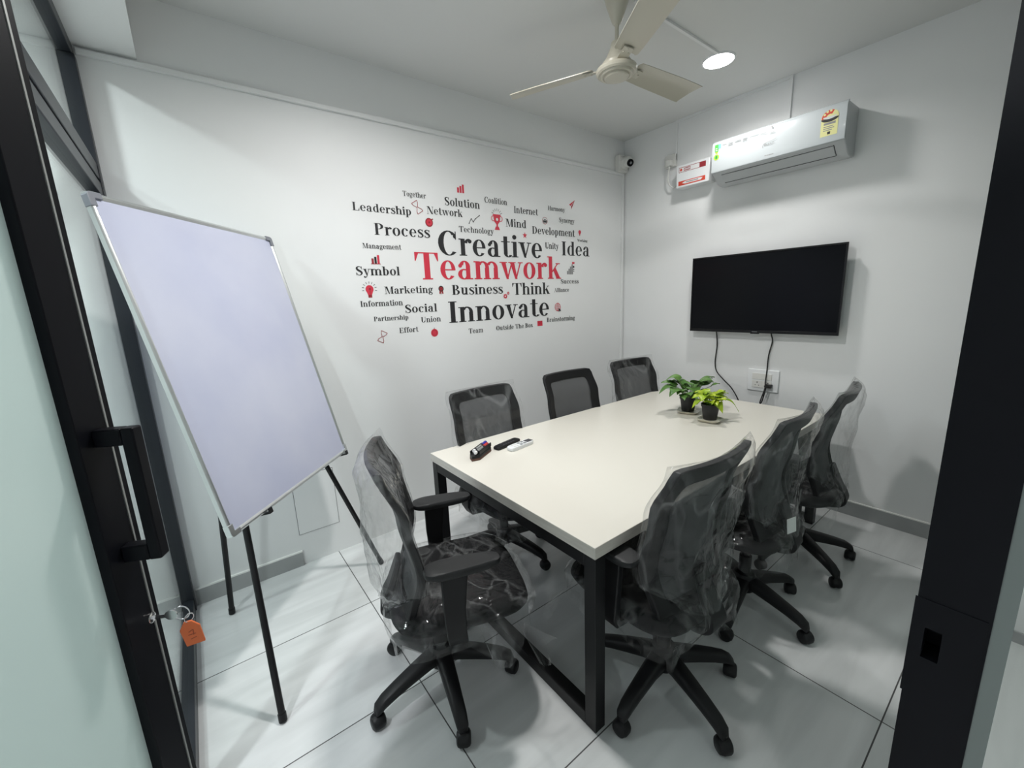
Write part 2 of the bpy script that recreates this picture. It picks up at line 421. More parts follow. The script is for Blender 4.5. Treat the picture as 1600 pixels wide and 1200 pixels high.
# door local frame: +x towards the free edge, -y towards the room (handle side)
DT = 2.45; T2 = 0.021
sb = MB().box(-0.078, -0.016, 0.0, 0.042, 0.012, DT)
finish('stile', sb, M_black, door, bevel=0.002)
finish('stile', MB().box(-0.0125, 0.0, 0.0, 0.042, 0.012, DT), M_black, door, bevel=0.001)
finish('edge_strip', MB().box(-0.016, -0.0125, -0.001, 0.040, 0.012, DT), M_greymetal, door, smooth=False)
finish('stile', MB().box(-0.85, -0.785, 0.0, 0.042, 0.012, DT), M_black, door, bevel=0.002)
finish('rail', MB().box(-0.785, -0.078, 0.0, 0.042, DT - 0.075, DT), M_black, door, bevel=0.002)
finish('rail', MB().box(-0.785, -0.078, 0.0, 0.042, 0.012, 0.11), M_black, door, bevel=0.002)
finish('glass', MB().box(-0.79, -0.073, 0.017, 0.025, 0.105, DT - 0.07), M_frost, door, smooth=False)
hb = MB()
hx0, hx1, hz0, hz1 = -0.052, -0.028, 1.100, 1.345
hb.box(hx0, hx1, -0.062, -0.042, hz0, hz1)
hb.box(hx0, hx1, -0.043, 0.0, hz1 - 0.030, hz1).box(hx0, hx1, -0.043, 0.0, hz0, hz0 + 0.030)
finish('handle', hb, M_black, door, bevel=0.003)
lk = MB(); lk.lathe([(0.010, 0), (0.010, 0.004), (0.008, 0.005)], n=20)
lk.v = [(x - 0.024, -z, y + 0.965) for x, y, z in lk.v]
finish('lock', lk, M_chrome, door)

# door jamb on the right with strike plate, and the fixed glazing beyond it
jb = MB().box(0.9, 0.955, 0.0, 0.0835, 0, 0.905).box(0.9, 0.955, 0.0, 0.0835, 0.962, 2.6)      # hollow at the strike hole
jb.box(0.9, 0.955, 0.0, 0.048, 0.905, 0.962).box(0.9, 0.955, 0.069, 0.0835, 0.905, 0.962).box(0.950, 0.955, 0.048, 0.069, 0.905, 0.962)
jam = finish('door_2', jb, M_black, smooth=False)
struct(jam, 'black door jamb with a lock strike hole')
finish('gasket', MB().box(0.901, 0.955, -0.020, 0.0, 0, 2.6), M_gasket, jam, smooth=False)
sp = MB(); sp.box(0.8985, 0.9, 0.069, 0.086, 0.826, 1.013).box(0.8985, 0.9, 0.004, 0.048, 0.826, 1.013).box(0.8985, 0.9, 0.048, 0.069, 0.826, 0.905).box(0.8985, 0.9, 0.048, 0.069, 0.962, 1.013)
finish('strike_plate', sp, M_black, jam, smooth=False)
fw = finish('window_2', MB().box(0.955, 3.34, 0.018, 0.062, 2.55, 2.6), M_black, smooth=False)
struct(fw)
finish('bottom_rail', MB().box(0.955, 3.34, 0.018, 0.062, 0, 0.06), M_black, fw, smooth=False)
finish('post', MB().box(3.30, 3.34, 0.018, 0.062, 0.06, 2.55), M_black, fw, smooth=False)
finish('pane', MB().box(0.955, 3.30, 0.036, 0.044, 0.06, 2.55), M_glass, fw, smooth=False)
# hallway side wall seen past the jamb
struct(finish('wall_hall', MB().box(2.60, 2.70, YF, -0.03, 0, ZC), M_wall, smooth=False))
struct(finish('baseboard_hall', MB().box(2.59, 2.60, YF, -0.03, 0, 0.05), M_base, smooth=False))

# ------------------------------------------------------------------ ceiling lights
def downlight(x, y, watts, col, label, spread=158):
    t = thing('ceiling_downlight', label, 'ceiling light', (x, y, ZC), 0, 'round ceiling downlights')
    r = MB(); r.ring([[(q[0] * cos(2 * pi * i / 40), q[0] * sin(2 * pi * i / 40), q[1]) for q in ((0.084, -0.001), (0.084, -0.010), (0.090, -0.009), (0.094, -0.001))] for i in range(40)])
    finish('trim_ring', r, M_white, t)
    d = MB(); d.poly([(0.084 * cos(-2 * pi * i / 40), 0.084 * sin(-2 * pi * i / 40), -0.008) for i in range(40)])
    finish('diffuser', d, M_lamp, t, smooth=False, fixn=False)
    ld = bpy.data.lights.new('downlight_lamp', 'AREA'); ld.shape = 'DISK'; ld.size = 0.145
    ld.energy = watts; ld.color = col; ld.spread = radians(spread)
    lo = bpy.data.objects.new('lamp', ld); COL.objects.link(lo); lo.parent = t; lo.location = (0, 0, -0.0095)
    return t
WARM, COOL = (1.0, 0.985, 0.965), (0.92, 0.96, 1.0)
downlight(2.745, 1.45, LAMP_FAR, WARM, 'lit round ceiling downlight to the right of the fan', 146)
downlight(0.90, 1.45, LAMP_NEAR, WARM, 'round ceiling downlight above the near end of the table')
downlight(-0.90, 2.12, LAMP_NEXT, COOL, 'round ceiling downlight beyond the glass partition')
downlight(-1.30, 0.50, FILL_DOOR, COOL, 'added unseen fill lamp brightening the frosted door from behind')  # unseen lamp added so the frosted glass looks bright
downlight(0.9, -1.1, FILL_HALL, COOL, 'added unseen fill lamp in the hallway outside')  # assumed lamp, out of view, added for faint hallway light

# ------------------------------------------------------------------ cable trunking
tr = MB().box(-0.205, XW - 0.035, YW - 0.018, YW, 2.590, 2.612)
tag(finish('cable_trunking', tr, M_wall, smooth=False, bevel=0.001), 'long thin white cable trunking running along the word wall near the ceiling', 'trunking', 'white cable trunking')
tr = MB().box(XW - 0.038, XW - 0.010, YW - 0.014, YW, 0.02, 2.612)
tag(finish('cable_trunking', tr, M_wall, smooth=False, bevel=0.001), 'vertical white cable trunking in the corner below the security camera', 'trunking', 'white cable trunking')
tr = MB().box(1.88, 2.66, 1.404, 1.420, ZC - 0.012, ZC)
tag(finish('cable_trunking', tr, M_wall, smooth=False, bevel=0.001), 'white cable trunking on the ceiling between the fan and the downlight', 'trunking', 'white cable trunking')
tr = MB().box(XW - 0.014, XW, 1.262, 2.095, ZC - 0.018, ZC)
tag(finish('cable_trunking', tr, M_wall, smooth=False, bevel=0.001), 'white cable trunking along the top of the television wall', 'trunking', 'white cable trunking')
tr = MB().box(XW - 0.014, XW, 1.262, 1.280, 2.54, ZC - 0.018)
tag(finish('cable_trunking', tr, M_wall, smooth=False, bevel=0.001), 'vertical white cable trunking dropping to the air conditioner', 'trunking', 'white cable trunking')
tr = MB().box(XW - 0.014, XW, 2.077, 2.095, 2.59, ZC - 0.018)
tag(finish('cable_trunking', tr, M_wall, smooth=False, bevel=0.001), 'vertical white cable trunking dropping to the socket by the stabilizer', 'trunking', 'white cable trunking')

# access panel low on the word wall
t = thing('access_panel', 'flush white access panel low on the wall behind the easel', 'access panel', (0.436, YW, 0.38))
ap = MB().box(-0.114, 0.114, -0.003, 0.0, -0.182, 0.182)
finish('panel', ap, M_wall, t, smooth=False)
g = MB(); a, bq, h, k = 0.114, 0.1165, 0.182, 0.1845
for bx in ((-bq, -a, -k, k), (a, bq, -k, k), (-a, a, -k, -h), (-a, a, h, k)):
    g.box(bx[0], bx[1], -0.0015, 0.0, bx[2], bx[3])
finish('gap', g, M_darkgrey, t, smooth=False)

# ------------------------------------------------------------------ word cloud lettering (flat cut vinyl on the wall)
TN = 0.045
class Glyph:
    def __init__(s): s.p = []
    def R(s, x0, y0, x1, y1): s.p.append([(x0, y0), (x1, y0), (x1, y1), (x0, y1)]); return s
    def P(s, *pts): s.p.append(list(pts)); return s
    def B(s, cx, cy, rx, ry, a0=0, a1=360, th=0.18, tn=TN, n=22):
        k = max(4, int(n * abs(a1 - a0) / 360)); pr = None
        for i in range(k + 1):
            a = radians(lerp(a0, a1, i / k))
            o = (cx + rx * cos(a), cy + ry * sin(a)); q = (cx + (rx - th) * cos(a), cy + (ry - tn) * sin(a))
            if pr: s.p.append([pr[0], o, q, pr[1]])
            pr = (o, q)
        return s
    def D(s, cx, cy, r, ry=None):
        ry = ry or r
        s.p.append([(cx + r * cos(2 * pi * i / 14), cy + ry * sin(2 * pi * i / 14)) for i in range(14)]); return s
    def stroke(s, pts, ws):
        P = catmull([(x, y, 0) for x, y in pts], 6); n = len(P); pr = None
        for i, p in enumerate(P):
            t = (P[min(i + 1, n - 1)] - P[max(i - 1, 0)]).normalized(); u = i / (n - 1) * (len(ws) - 1); k = min(int(u), len(ws) - 2)
            wd = lerp(ws[k], ws[k + 1], u - k) / 2
            q = ((p.x - t.y * wd, p.y + t.x * wd), (p.x + t.y * wd, p.y - t.x * wd))
            if pr: s.p.append([pr[0], pr[1], q[1], q[0]])
            pr = q
        return s
    def F(s, x, y, hw=0.16): return s.R(x - hw, y, x + hw, y + TN)        # foot serif
XH = 0.72
def glyphs():
    G = {}
    def stem(g, x, h, top=True, foot=True):
        g.R(x - 0.09, 0, x + 0.09, h)
        if foot: g.F(x, 0)
        if top: g.R(x - 0.17, h - TN, x, h)
        return g
    def arch(g, x0, x1):
        g.B((x0 + x1) / 2 + 0.02, 0.46, (x1 - x0) / 2 + 0.07, 0.27, 0, 150, 0.16, 0.06)
        g.R(x1 - 0.09, 0, x1 + 0.09, 0.46); g.F(x1, 0)
    g = Glyph(); g.B(0.30, 0.50, 0.22, 0.23, 0, 165, 0.17, TN).R(0.35, 0.08, 0.52, 0.5).B(0.27, 0.2, 0.24, 0.21, 60, 330, 0.16, TN).D(0.13, 0.53, 0.075).R(0.42, 0, 0.62, TN).R(0.35, 0, 0.52, 0.1); G['a'] = (g, 0.64)
    g = stem(Glyph(), 0.17, 1.02, True, False); g.B(0.34, 0.36, 0.29, 0.37, -125, 125, 0.18); G['b'] = (g, 0.68)
    g = Glyph(); g.B(0.31, 0.36, 0.29, 0.37, 50, 315, 0.18).D(0.47, 0.57, 0.08); G['c'] = (g, 0.60)
    g = Glyph(); g.B(0.33, 0.36, 0.29, 0.37, 55, 305, 0.18).R(0.42, 0, 0.60, 1.02).R(0.34, 0.98, 0.5, 1.02).R(0.5, 0, 0.68, TN); G['d'] = (g, 0.70)
    g = Glyph(); g.B(0.31, 0.36, 0.29, 0.37, 90, 320, 0.18).B(0.31, 0.36, 0.28, 0.37, 0, 90, 0.15).R(0.13, 0.345, 0.585, 0.39); G['e'] = (g, 0.62)
    g = Glyph(); g.R(0.12, 0, 0.30, 0.8).F(0.21, 0).B(0.36, 0.80, 0.24, 0.23, 60, 180, 0.17, TN).D(0.45, 0.92, 0.075).R(0.02, 0.68, 0.42, 0.72); G['f'] = (g, 0.44)
    g = Glyph(); g.B(0.28, 0.46, 0.24, 0.27, 0, 360, 0.15).D(0.56, 0.66, 0.07).R(0.42, 0.62, 0.56, 0.66).B(0.3, -0.08, 0.27, 0.19, 0, 360, 0.13, TN).stroke([(0.18, 0.24), (0.1, 0.14), (0.2, 0.08), (0.4, 0.07)], [0.05, 0.07, 0.1, 0.12]); G['g'] = (g, 0.62)
    g = stem(Glyph(), 0.17, 1.02); arch(g, 0.17, 0.56); G['h'] = (g, 0.74)
    g = stem(Glyph(), 0.17, XH); g.D(0.16, 0.93, 0.105); G['i'] = (g, 0.34)
    g = stem(Glyph(), 0.17, 1.02); g.P((0.22, 0.32), (0.27, 0.30), (0.58, 0.70), (0.53, 0.71)).P((0.30, 0.42), (0.44, 0.52), (0.70, 0), (0.49, 0)).R(0.44, 0.68, 0.68, 0.72).R(0.46, 0, 0.74, TN); G['k'] = (g, 0.74)
    g = stem(Glyph(), 0.17, 1.02); G['l'] = (g, 0.34)
    g = stem(Glyph(), 0.17, XH); arch(g, 0.17, 0.55); arch(g, 0.55, 0.93); G['m'] = (g, 1.10)
    g = stem(Glyph(), 0.17, XH); arch(g, 0.17, 0.56); G['n'] = (g, 0.74)
    g = Glyph(); g.B(0.32, 0.36, 0.30, 0.37, 0, 360, 0.18); G['o'] = (g, 0.65)
    g = Glyph(); g.R(0.08, -0.28, 0.26, XH).F(0.17, -0.28).R(0.0, 0.68, 0.1, 0.72).B(0.34, 0.36, 0.29, 0.37, -125, 125, 0.18); G['p'] = (g, 0.68)
    g = stem(Glyph(), 0.17, XH); g.B(0.42, 0.48, 0.2, 0.25, 70, 165, 0.14, 0.06).D(0.47, 0.62, 0.085); G['r'] = (g, 0.54)
    g = Glyph(); g.stroke([(0.45, 0.55), (0.37, 0.68), (0.22, 0.69), (0.11, 0.57), (0.20, 0.44), (0.36, 0.32), (0.45, 0.17), (0.34, 0.03), (0.17, 0.03), (0.06, 0.17)], [0.05, 0.05, 0.07, 0.13, 0.17, 0.17, 0.13, 0.07, 0.05, 0.05]).R(0.425, 0.5, 0.465, 0.72).R(0.045, 0, 0.085, 0.22); G['s'] = (g, 0.52)
    g = Glyph(); g.R(0.13, 0.14, 0.31, 0.94).R(0.01, 0.68, 0.44, 0.72).B(0.35, 0.18, 0.22, 0.19, 180, 330, 0.17, TN); G['t'] = (g, 0.48)
    g = Glyph(); g.R(0.08, 0.24, 0.26, XH).R(0.0, 0.68, 0.1, 0.72).B(0.29, 0.25, 0.21, 0.26, 180, 330, 0.17, 0.06).R(0.43, 0, 0.61, XH).R(0.34, 0.68, 0.44, 0.72).R(0.5, 0, 0.69, TN); G['u'] = (g, 0.72)
    def vee(g, x):
        g.P((x + 0.05, XH), (x + 0.25, XH), (x + 0.38, 0), (x + 0.28, 0)).P((x + 0.29, 0), (x + 0.35, 0), (x + 0.57, XH), (x + 0.52, XH))
        g.R(x - 0.02, 0.68, x + 0.32, 0.72).R(x + 0.42, 0.68, x + 0.66, 0.72)
    g = Glyph(); vee(g, 0.0); G['v'] = (g, 0.62)
    g = Glyph(); vee(g, 0.0); vee(g, 0.40); G['w'] = (g, 1.03)
    g = Glyph(); g.P((0.04, XH), (0.24, XH), (0.60, 0), (0.39, 0)).P((0.06, 0), (0.11, 0), (0.55, XH), (0.5, XH)).R(0, 0.68, 0.3, 0.72).R(0.4, 0.68, 0.64, 0.72).R(-0.02, 0, 0.22, TN).R(0.34, 0, 0.66, TN); G['x'] = (g, 0.65)
    g = Glyph(); vee(g, 0.0); g.stroke([(0.34, 0.06), (0.26, -0.16), (0.14, -0.26), (0.08, -0.2)], [0.06, 0.06, 0.06, 0.08]).D(0.09, -0.17, 0.08); G['y'] = (g, 0.62)
    # capitals
    def cst(g, x, top=True): g.R(x - 0.10, 0, x + 0.10, 1).F(x, 0, 0.18); (g.F(x, 1 - TN, 0.18) if top else None); return g
    g = cst(Glyph(), 0.44, False); g.R(0.03, 1 - TN, 0.85, 1).P((0.03, 1), (0.03, 0.68), (0.06, 0.68), (0.18, 1)).P((0.85, 1), (0.85, 0.68), (0.82, 0.68), (0.70, 1)); G['T'] = (g, 0.86)
    g = cst(Glyph(), 0.2); g.R(0.2, 0, 0.72, TN).P((0.72, 0), (0.72, 0.34), (0.69, 0.34), (0.58, 0)); G['L'] = (g, 0.76)
    g = Glyph(); g.stroke([(0.56, 0.74), (0.48, 0.93), (0.30, 0.97), (0.13, 0.83), (0.2, 0.62), (0.42, 0.45), (0.56, 0.24), (0.42, 0.04), (0.22, 0.03), (0.07, 0.27)], [0.05, 0.05, 0.08, 0.16, 0.21, 0.21, 0.16, 0.08, 0.05, 0.05]).R(0.53, 0.68, 0.575, 1).R(0.05, 0, 0.095, 0.32); G['S'] = (g, 0.66)
    g = Glyph(); g.B(0.46, 0.5, 0.42, 0.52, 45, 315, 0.22).R(0.73, 0.66, 0.77, 1).D(0.71, 0.80, 0.06, 0.1); G['C'] = (g, 0.84)
    g = Glyph(); g.R(0.13, 0, 0.175, 1).F(0.15, 0, 0.13).R(0.02, 1 - TN, 0.3, 1).P((0.13, 1), (0.36, 1), (0.84, 0), (0.64, 0)).R(0.80, 0, 0.845, 1).F(0.82, 1 - TN, 0.13); G['N'] = (g, 0.96)
    g = cst(Glyph(), 0.2); g.B(0.34, 0.74, 0.36, 0.26, -90, 90, 0.20).R(0.2, 1 - TN, 0.36, 1).R(0.2, 0.48, 0.36, 0.48 + TN); G['P'] = (g, 0.74)
    g = cst(Glyph(), 0.21); G['I'] = (g, 0.42)
    g = cst(Glyph(), 0.2); cst(g, 0.74); g.R(0.2, 0.48, 0.74, 0.48 + TN); G['H'] = (g, 0.94)
    g = Glyph(); g.R(0.14, 0, 0.185, 1).F(0.16, 0, 0.14).R(0.0, 1 - TN, 0.3, 1).P((0.14, 1), (0.36, 1), (0.60, 0.0), (0.50, 0.0)).P((0.53, 0), (0.58, 0), (0.87, 1), (0.82, 1)).R(0.80, 0, 1.0, 1).F(0.9, 0, 0.18).R(0.9, 1 - TN, 1.1, 1); G['M'] = (g, 1.10)
    g = cst(Glyph(), 0.2); g.B(0.36, 0.5, 0.48, 0.5, -90, 90, 0.22).R(0.2, 1 - TN, 0.38, 1).R(0.2, 0, 0.38, TN); G['D'] = (g, 0.90)
    g = Glyph(); g.R(0.1, 0.3, 0.3, 1).F(0.2, 1 - TN, 0.18).B(0.42, 0.3, 0.32, 0.31, 180, 360, 0.2).R(0.70, 0.3, 0.745, 1).F(0.72, 1 - TN, 0.13); G['U'] = (g, 0.86)
    g = cst(Glyph(), 0.2); g.B(0.34, 0.75, 0.30, 0.25, -90, 90, 0.18).B(0.36, 0.26, 0.36, 0.26, -90, 90, 0.2).R(0.2, 1 - TN, 0.36, 1).R(0.2, 0.48, 0.38, 0.48 + TN).R(0.2, 0, 0.38, TN); G['B'] = (g, 0.78)
    g = cst(Glyph(), 0.2); g.R(0.2, 0, 0.74, TN).R(0.2, 1 - TN, 0.72, 1).R(0.2, 0.48, 0.56, 0.48 + TN).P((0.74, 0), (0.74, 0.32), (0.71, 0.32), (0.6, 0)).P((0.72, 1), (0.72, 0.7), (0.69, 0.7), (0.58, 1)).R(0.54, 0.36, 0.58, 0.64); G['E'] = (g, 0.80)
    g = Glyph(); g.B(0.46, 0.5, 0.42, 0.52, 0, 360, 0.22); G['O'] = (g, 0.92)
    g = Glyph(); g.P((0.10, 0), (0.145, 0), (0.46, 1), (0.41, 1)).P((0.41, 1), (0.5, 1), (0.86, 0), (0.64, 0)).R(0.2, 0.3, 0.7, 0.3 + TN).R(-0.02, 0, 0.26, TN).R(0.56, 0, 0.94, TN); G['A'] = (g, 0.92)
    g = Glyph(); g.P((0.02, 1), (0.24, 1), (0.42, 0), (0.32, 0)).P((0.34, 0), (0.39, 0), (0.62, 1), (0.57, 1)).P((0.46, 1), (0.68, 1), (0.86, 0), (0.76, 0)).P((0.78, 0), (0.83, 0), (1.06, 1), (1.01, 1)).R(-0.06, 1 - TN, 0.32, 1).R(0.92, 1 - TN, 1.14, 1); G['W'] = (g, 1.12)
    G[' '] = (Glyph(), 0.34)
    return G
GL = glyphs()
WALLY = YW - 0.0012
WORDS = [('Leadership', 0.851, 1.221, 2.083, 0.046), ('Together', 1.173, 1.332, 2.195, 0.031), ('Solution', 1.467, 1.748, 2.168, 0.052),
 ('Network', 1.331, 1.601, 2.102, 0.047), ('Coalition', 1.790, 1.992, 2.216, 0.040), ('Internet', 2.054, 2.292, 2.169, 0.048),
 ('Harmony', 2.401, 2.589, 2.219, 0.033), ('Synergy', 2.522, 2.698, 2.136, 0.037), ('Process', 0.968, 1.340, 1.952, 0.068),
 ('Technology', 1.565, 1.856, 2.004, 0.039), ('Mind', 1.971, 2.170, 2.066, 0.056), ('Development', 2.228, 2.702, 2.030, 0.056),
 ('Creative', 1.389, 2.328, 1.846, 0.158), ('Unity', 2.361, 2.510, 1.922, 0.048), ('Idea', 2.543, 2.885, 1.875, 0.112),
 ('Working', 2.735, 2.858, 1.994, 0.021), ('Management', 0.886, 1.131, 1.870, 0.030), ('Symbol', 0.829, 1.107, 1.712, 0.052),
 ('Teamwork', 1.211, 2.529, 1.685, 0.174), ('Marketing', 0.995, 1.329, 1.598, 0.045), ('Business', 1.476, 1.917, 1.579, 0.068),
 ('Think', 2.007, 2.400, 1.564, 0.090), ('Success', 2.528, 2.742, 1.645, 0.036), ('Alliance', 2.450, 2.624, 1.576, 0.033),
 ('Information', 0.835, 1.108, 1.524, 0.035), ('Social', 1.119, 1.351, 1.473, 0.052), ('Innovate', 1.434, 2.388, 1.387, 0.147),
 ('Partnership', 0.908, 1.138, 1.432, 0.029), ('Union', 1.226, 1.374, 1.403, 0.037), ('Effort', 1.067, 1.200, 1.346, 0.034),
 ('Team', 1.593, 1.719, 1.300, 0.036), ('Outside The Box', 1.838, 2.205, 1.304, 0.034), ('Brainstorming', 2.359, 2.690, 1.333, 0.036)]
def flat_object(name, polys, mat, loc, parent=None):
    mb = MB()
    layered = isinstance(mat, list)
    for q in polys:
        pts, mi = q if isinstance(q, tuple) else (q, 0)
        mb.poly([(x, -0.00006 * len(mb.f) if layered else -0.000008 * len(mb.f), z) for x, z in pts], mi)
    # all faces look out from the wall
    for k, f in enumerate(mb.f):
        a = sum(mb.v[f[i]][0] * mb.v[f[(i + 1) % len(f)]][2] - mb.v[f[(i + 1) % len(f)]][0] * mb.v[f[i]][2] for i in range(len(f)))
        if a < 0: mb.f[k] = list(reversed(f))
    o = finish(name, mb, mat, parent, smooth=False, fixn=False)
    o.location = loc
    return o
for txt, x0, x1, z, h in WORDS:
    adv = 0.0; polys = []
    for ch in txt:
        g, wd = GL[ch]
        for p in g.p: polys.append([(x + adv, y) for x, y in p])
        adv += wd + 0.03
    sx = (x1 - x0) / (adv - 0.05)
    red = txt == 'Teamwork'
    o = flat_object('wall_word', [[(x * sx, y * h) for x, y in p] for p in polys], M_red if red else M_ink, (x0, WALLY, z))
    size = 'large' if h > 0.1 else ('mid-sized' if h > 0.05 else 'small')
    tag(o, '%s %s serif lettering reading %s on the word cloud wall' % (size, 'red' if red else 'black', txt), 'wall lettering', 'word cloud lettering')

# icons of the word cloud
def disc(cx, cz, r, rz=None, n=24, a0=0, a1=2 * pi):
    rz = rz or r
    return [(cx + r * cos(lerp(a0, a1, i / n)), cz + rz * sin(lerp(a0, a1, i / n))) for i in range(n)]
def annulus(cx, cz, r, ri, n=28, a0=0.0, a1=2 * pi, sx=1.0):
    out = []
    for i in range(n):
        t0, t1 = lerp(a0, a1, i / n), lerp(a0, a1, (i + 1) / n)
        out.append([(cx + sx * r * cos(t0), cz + r * sin(t0)), (cx + sx * r * cos(t1), cz + r * sin(t1)), (cx + sx * ri * cos(t1), cz + ri * sin(t1)), (cx + sx * ri * cos(t0), cz + ri * sin(t0))])
    return out
def rect(x0, z0, x1, z1): return [(x0, z0), (x1, z0), (x1, z1), (x0, z1)]
def seg(a, b, wd):
    dx, dz = b[0] - a[0], b[1] - a[1]; L = math.hypot(dx, dz); nx, nz = -dz / L * wd / 2, dx / L * wd / 2
    return [(a[0] + nx, a[1] + nz), (b[0] + nx, b[1] + nz), (b[0] - nx, b[1] - nz), (a[0] - nx, a[1] - nz)]
def rays(cx, cz, r0, r1, a0, a1, n, wd):
    return [seg((cx + r0 * cos(radians(lerp(a0, a1, i / (n - 1)))), cz + r0 * sin(radians(lerp(a0, a1, i / (n - 1))))),
                (cx + r1 * cos(radians(lerp(a0, a1, i / (n - 1)))), cz + r1 * sin(radians(lerp(a0, a1, i / (n - 1))))), wd) for i in range(n)]
def icon(polys, x, z, s, mats, label, rot=0.0):
    c, sn = cos(rot), sin(rot); out = []
    for q in polys:
        pts, mi = q if isinstance(q, tuple) else (q, 0)
        out.append(([((px * c - pz * sn) * s, (px * sn + pz * c) * s) for px, pz in pts], mi))
    tag(flat_object('wall_icon', out, mats, (x, WALLY, z)), label, 'wall icon', 'word cloud icons')
IM = [M_red, M_ink, M_stickw, M_grey, M_dred]
bars = [rect(-0.5, -0.5, -0.22, 0.1), rect(-0.14, -0.5, 0.14, 0.3), rect(0.22, -0.5, 0.5, 0.5)]
icon(bars, 1.598, 2.286, 0.055, IM, 'red three bar chart icon above the word Solution')
icon([(bars[0], 4), (bars[1], 1), bars[2], (rect(-0.6, -0.58, 0.6, -0.5), 4)], 0.958, 1.807, 0.050, IM, 'black and red bar chart icon above the word Symbol')
hg = []
for s in (1, -1):
    pts = [(-0.3, 0.5 * s), (0.3, 0.5 * s), (0.26, 0.3 * s), (0.03, 0.0), (-0.03, 0.0), (-0.26, 0.3 * s)]
    for i in range(6):
        if i != 3: hg.append(seg(pts[i], pts[(i + 1) % 6], 0.05))
hgs = [(q, 4) for q in hg]
icon(hgs, 1.266, 2.136, 0.072, IM, 'tilted hourglass outline icon beside the word Leadership', radians(32))
icon([([(-0.24, 0.45), (0.24, 0.45), (0.0, 0.02)], 2)] + hgs, 0.952, 1.332, 0.068, IM, 'tilted hourglass icon at the lower left below Partnership', radians(-28))
icon([(disc(0, 0, 0.5), 4), (disc(0, 0, 0.36), 0), (seg((0.3, 0.3), (0.52, 0.42), 0.16), 4), (disc(0.02, 0.0, 0.12), 4)], 1.342, 2.049, 0.056, IM, 'solid red target icon between Network and Process')
pl = [(-0.5, -0.25), (-0.28, 0.1), (-0.1, -0.12), (0.1, 0.12), (0.5, 0.4)]
icon([(seg(pl[i], pl[i + 1], 0.045), 1) for i in range(4)] + [(disc(x, z, 0.045), 1) for x, z in pl], 1.696, 2.088, 0.09, IM, 'thin zigzag line chart icon above the word Technology')
tp = [[(-0.32, 0.42), (0.32, 0.42), (0.26, 0.0), (0.08, -0.2), (-0.08, -0.2), (-0.26, 0.0)], rect(-0.36, 0.42, 0.36, 0.5), rect(-0.07, -0.4, 0.07, -0.18), [(-0.24, -0.6), (0.24, -0.6), (0.14, -0.36), (-0.14, -0.36)]]
tp += annulus(-0.32, 0.2, 0.2, 0.15, 14, radians(80), radians(300)) + annulus(0.32, 0.2, 0.2, 0.15, 14, radians(-120), radians(100))
tp += [(disc(0.0, 0.14, 0.1), 2)]
tp += [(q, 1) for q in rays(0, 0.4, 0.34, 0.52, 25, 155, 7, 0.03)]
icon(tp, 1.893, 2.095, 0.098, IM, 'red trophy icon with black rays left of the word Mind')
icon([([(0.5, 0.55), (-0.42, 0.0), (-0.18, -0.14)], 0), ([(0.5, 0.55), (-0.12, -0.17), (-0.12, -0.5)], 4), ([(0.5, 0.55), (-0.12, -0.45), (0.06, -0.22)], 0)], 2.672, 2.283, 0.075, IM, 'red paper plane icon at the top right after Harmony')
icon([(q, 4) for q in annulus(0, 0, 0.5, 0.44)] + [(disc(0, 0.12, 0.12), 1), (disc(-0.22, 0.0, 0.09), 1), (disc(0.22, 0.0, 0.09), 1), ([(-0.36, -0.26), (0.36, -0.26), (0.3, -0.06), (-0.3, -0.06)], 1)], 2.365, 2.136, 0.055, IM, 'round badge icon with people below the word Internet')
st = []
for i in range(5):
    a0, a1, a2 = [radians(90 + 72 * i + d) for d in (-36, 0, 36)]
    st.append([(0, 0), (0.2 * cos(a0), 0.2 * sin(a0)), (0.5 * cos(a1), 0.5 * sin(a1)), (0.2 * cos(a2), 0.2 * sin(a2))])
icon(st, 2.153, 2.012, 0.050, IM, 'small red star icon above the word Creative')
icon([disc(0, 0.14, 0.34), [(-0.26, -0.05), (0.26, -0.05), (0.1, -0.34), (-0.1, -0.34)], (rect(-0.1, -0.5, 0.1, -0.34), 4)], 2.764, 2.066, 0.046, IM, 'tiny red light bulb icon right of the word Development')
sr = [(rect(-0.5 + 0.2 * i, -0.5, -0.32 + 0.2 * i, -0.2 + 0.2 * i), 3) for i in range(4)]
sr += [rect(0.18, 0.35, 0.23, 0.62), rect(0.23, 0.45, 0.5, 0.62), (disc(0.38, 0.18, 0.1), 1), (disc(0.4, -0.06, 0.06), 1), (disc(0.4, -0.22, 0.05), 1)]
icon(sr, 2.650, 1.767, 0.092, IM, 'grey staircase icon with a red flag above the word Success')
bl = [disc(0, 0.08, 0.32), [(-0.26, -0.1), (0.26, -0.1), (0.15, -0.36), (-0.15, -0.36)], (rect(-0.15, -0.56, 0.15, -0.34), 4), (disc(0.03, 0.1, 0.09), 4), (seg((0.03, 0.1), (0.03, -0.3), 0.04), 4)]
bl += [(q, 1) for q in rays(0, 0.08, 0.44, 0.6, -10, 190, 9, 0.035)]
icon(bl, 0.902, 1.622, 0.078, IM, 'red light bulb icon with black rays left of Marketing')
icon([(disc(0, 0.14, 0.36), 1), (disc(0, 0.14, 0.24), 4), ([(-0.25, -0.1), (-0.02, -0.2), (-0.06, -0.55), (-0.16, -0.44), (-0.3, -0.5)], 4), ([(0.25, -0.1), (0.02, -0.2), (0.06, -0.55), (0.16, -0.44), (0.3, -0.5)], 4)], 1.394, 1.615, 0.055, IM, 'dark medal ribbon icon between Marketing and Business')
gear = lambda cx, cz, r: annulus(cx, cz, r, r * 0.45, 24) + [seg((cx + r * 0.9 * cos(a), cz + r * 0.9 * sin(a)), (cx + r * 1.2 * cos(a), cz + r * 1.2 * sin(a)), r * 0.4) for a in [i * pi / 4 for i in range(8)]]
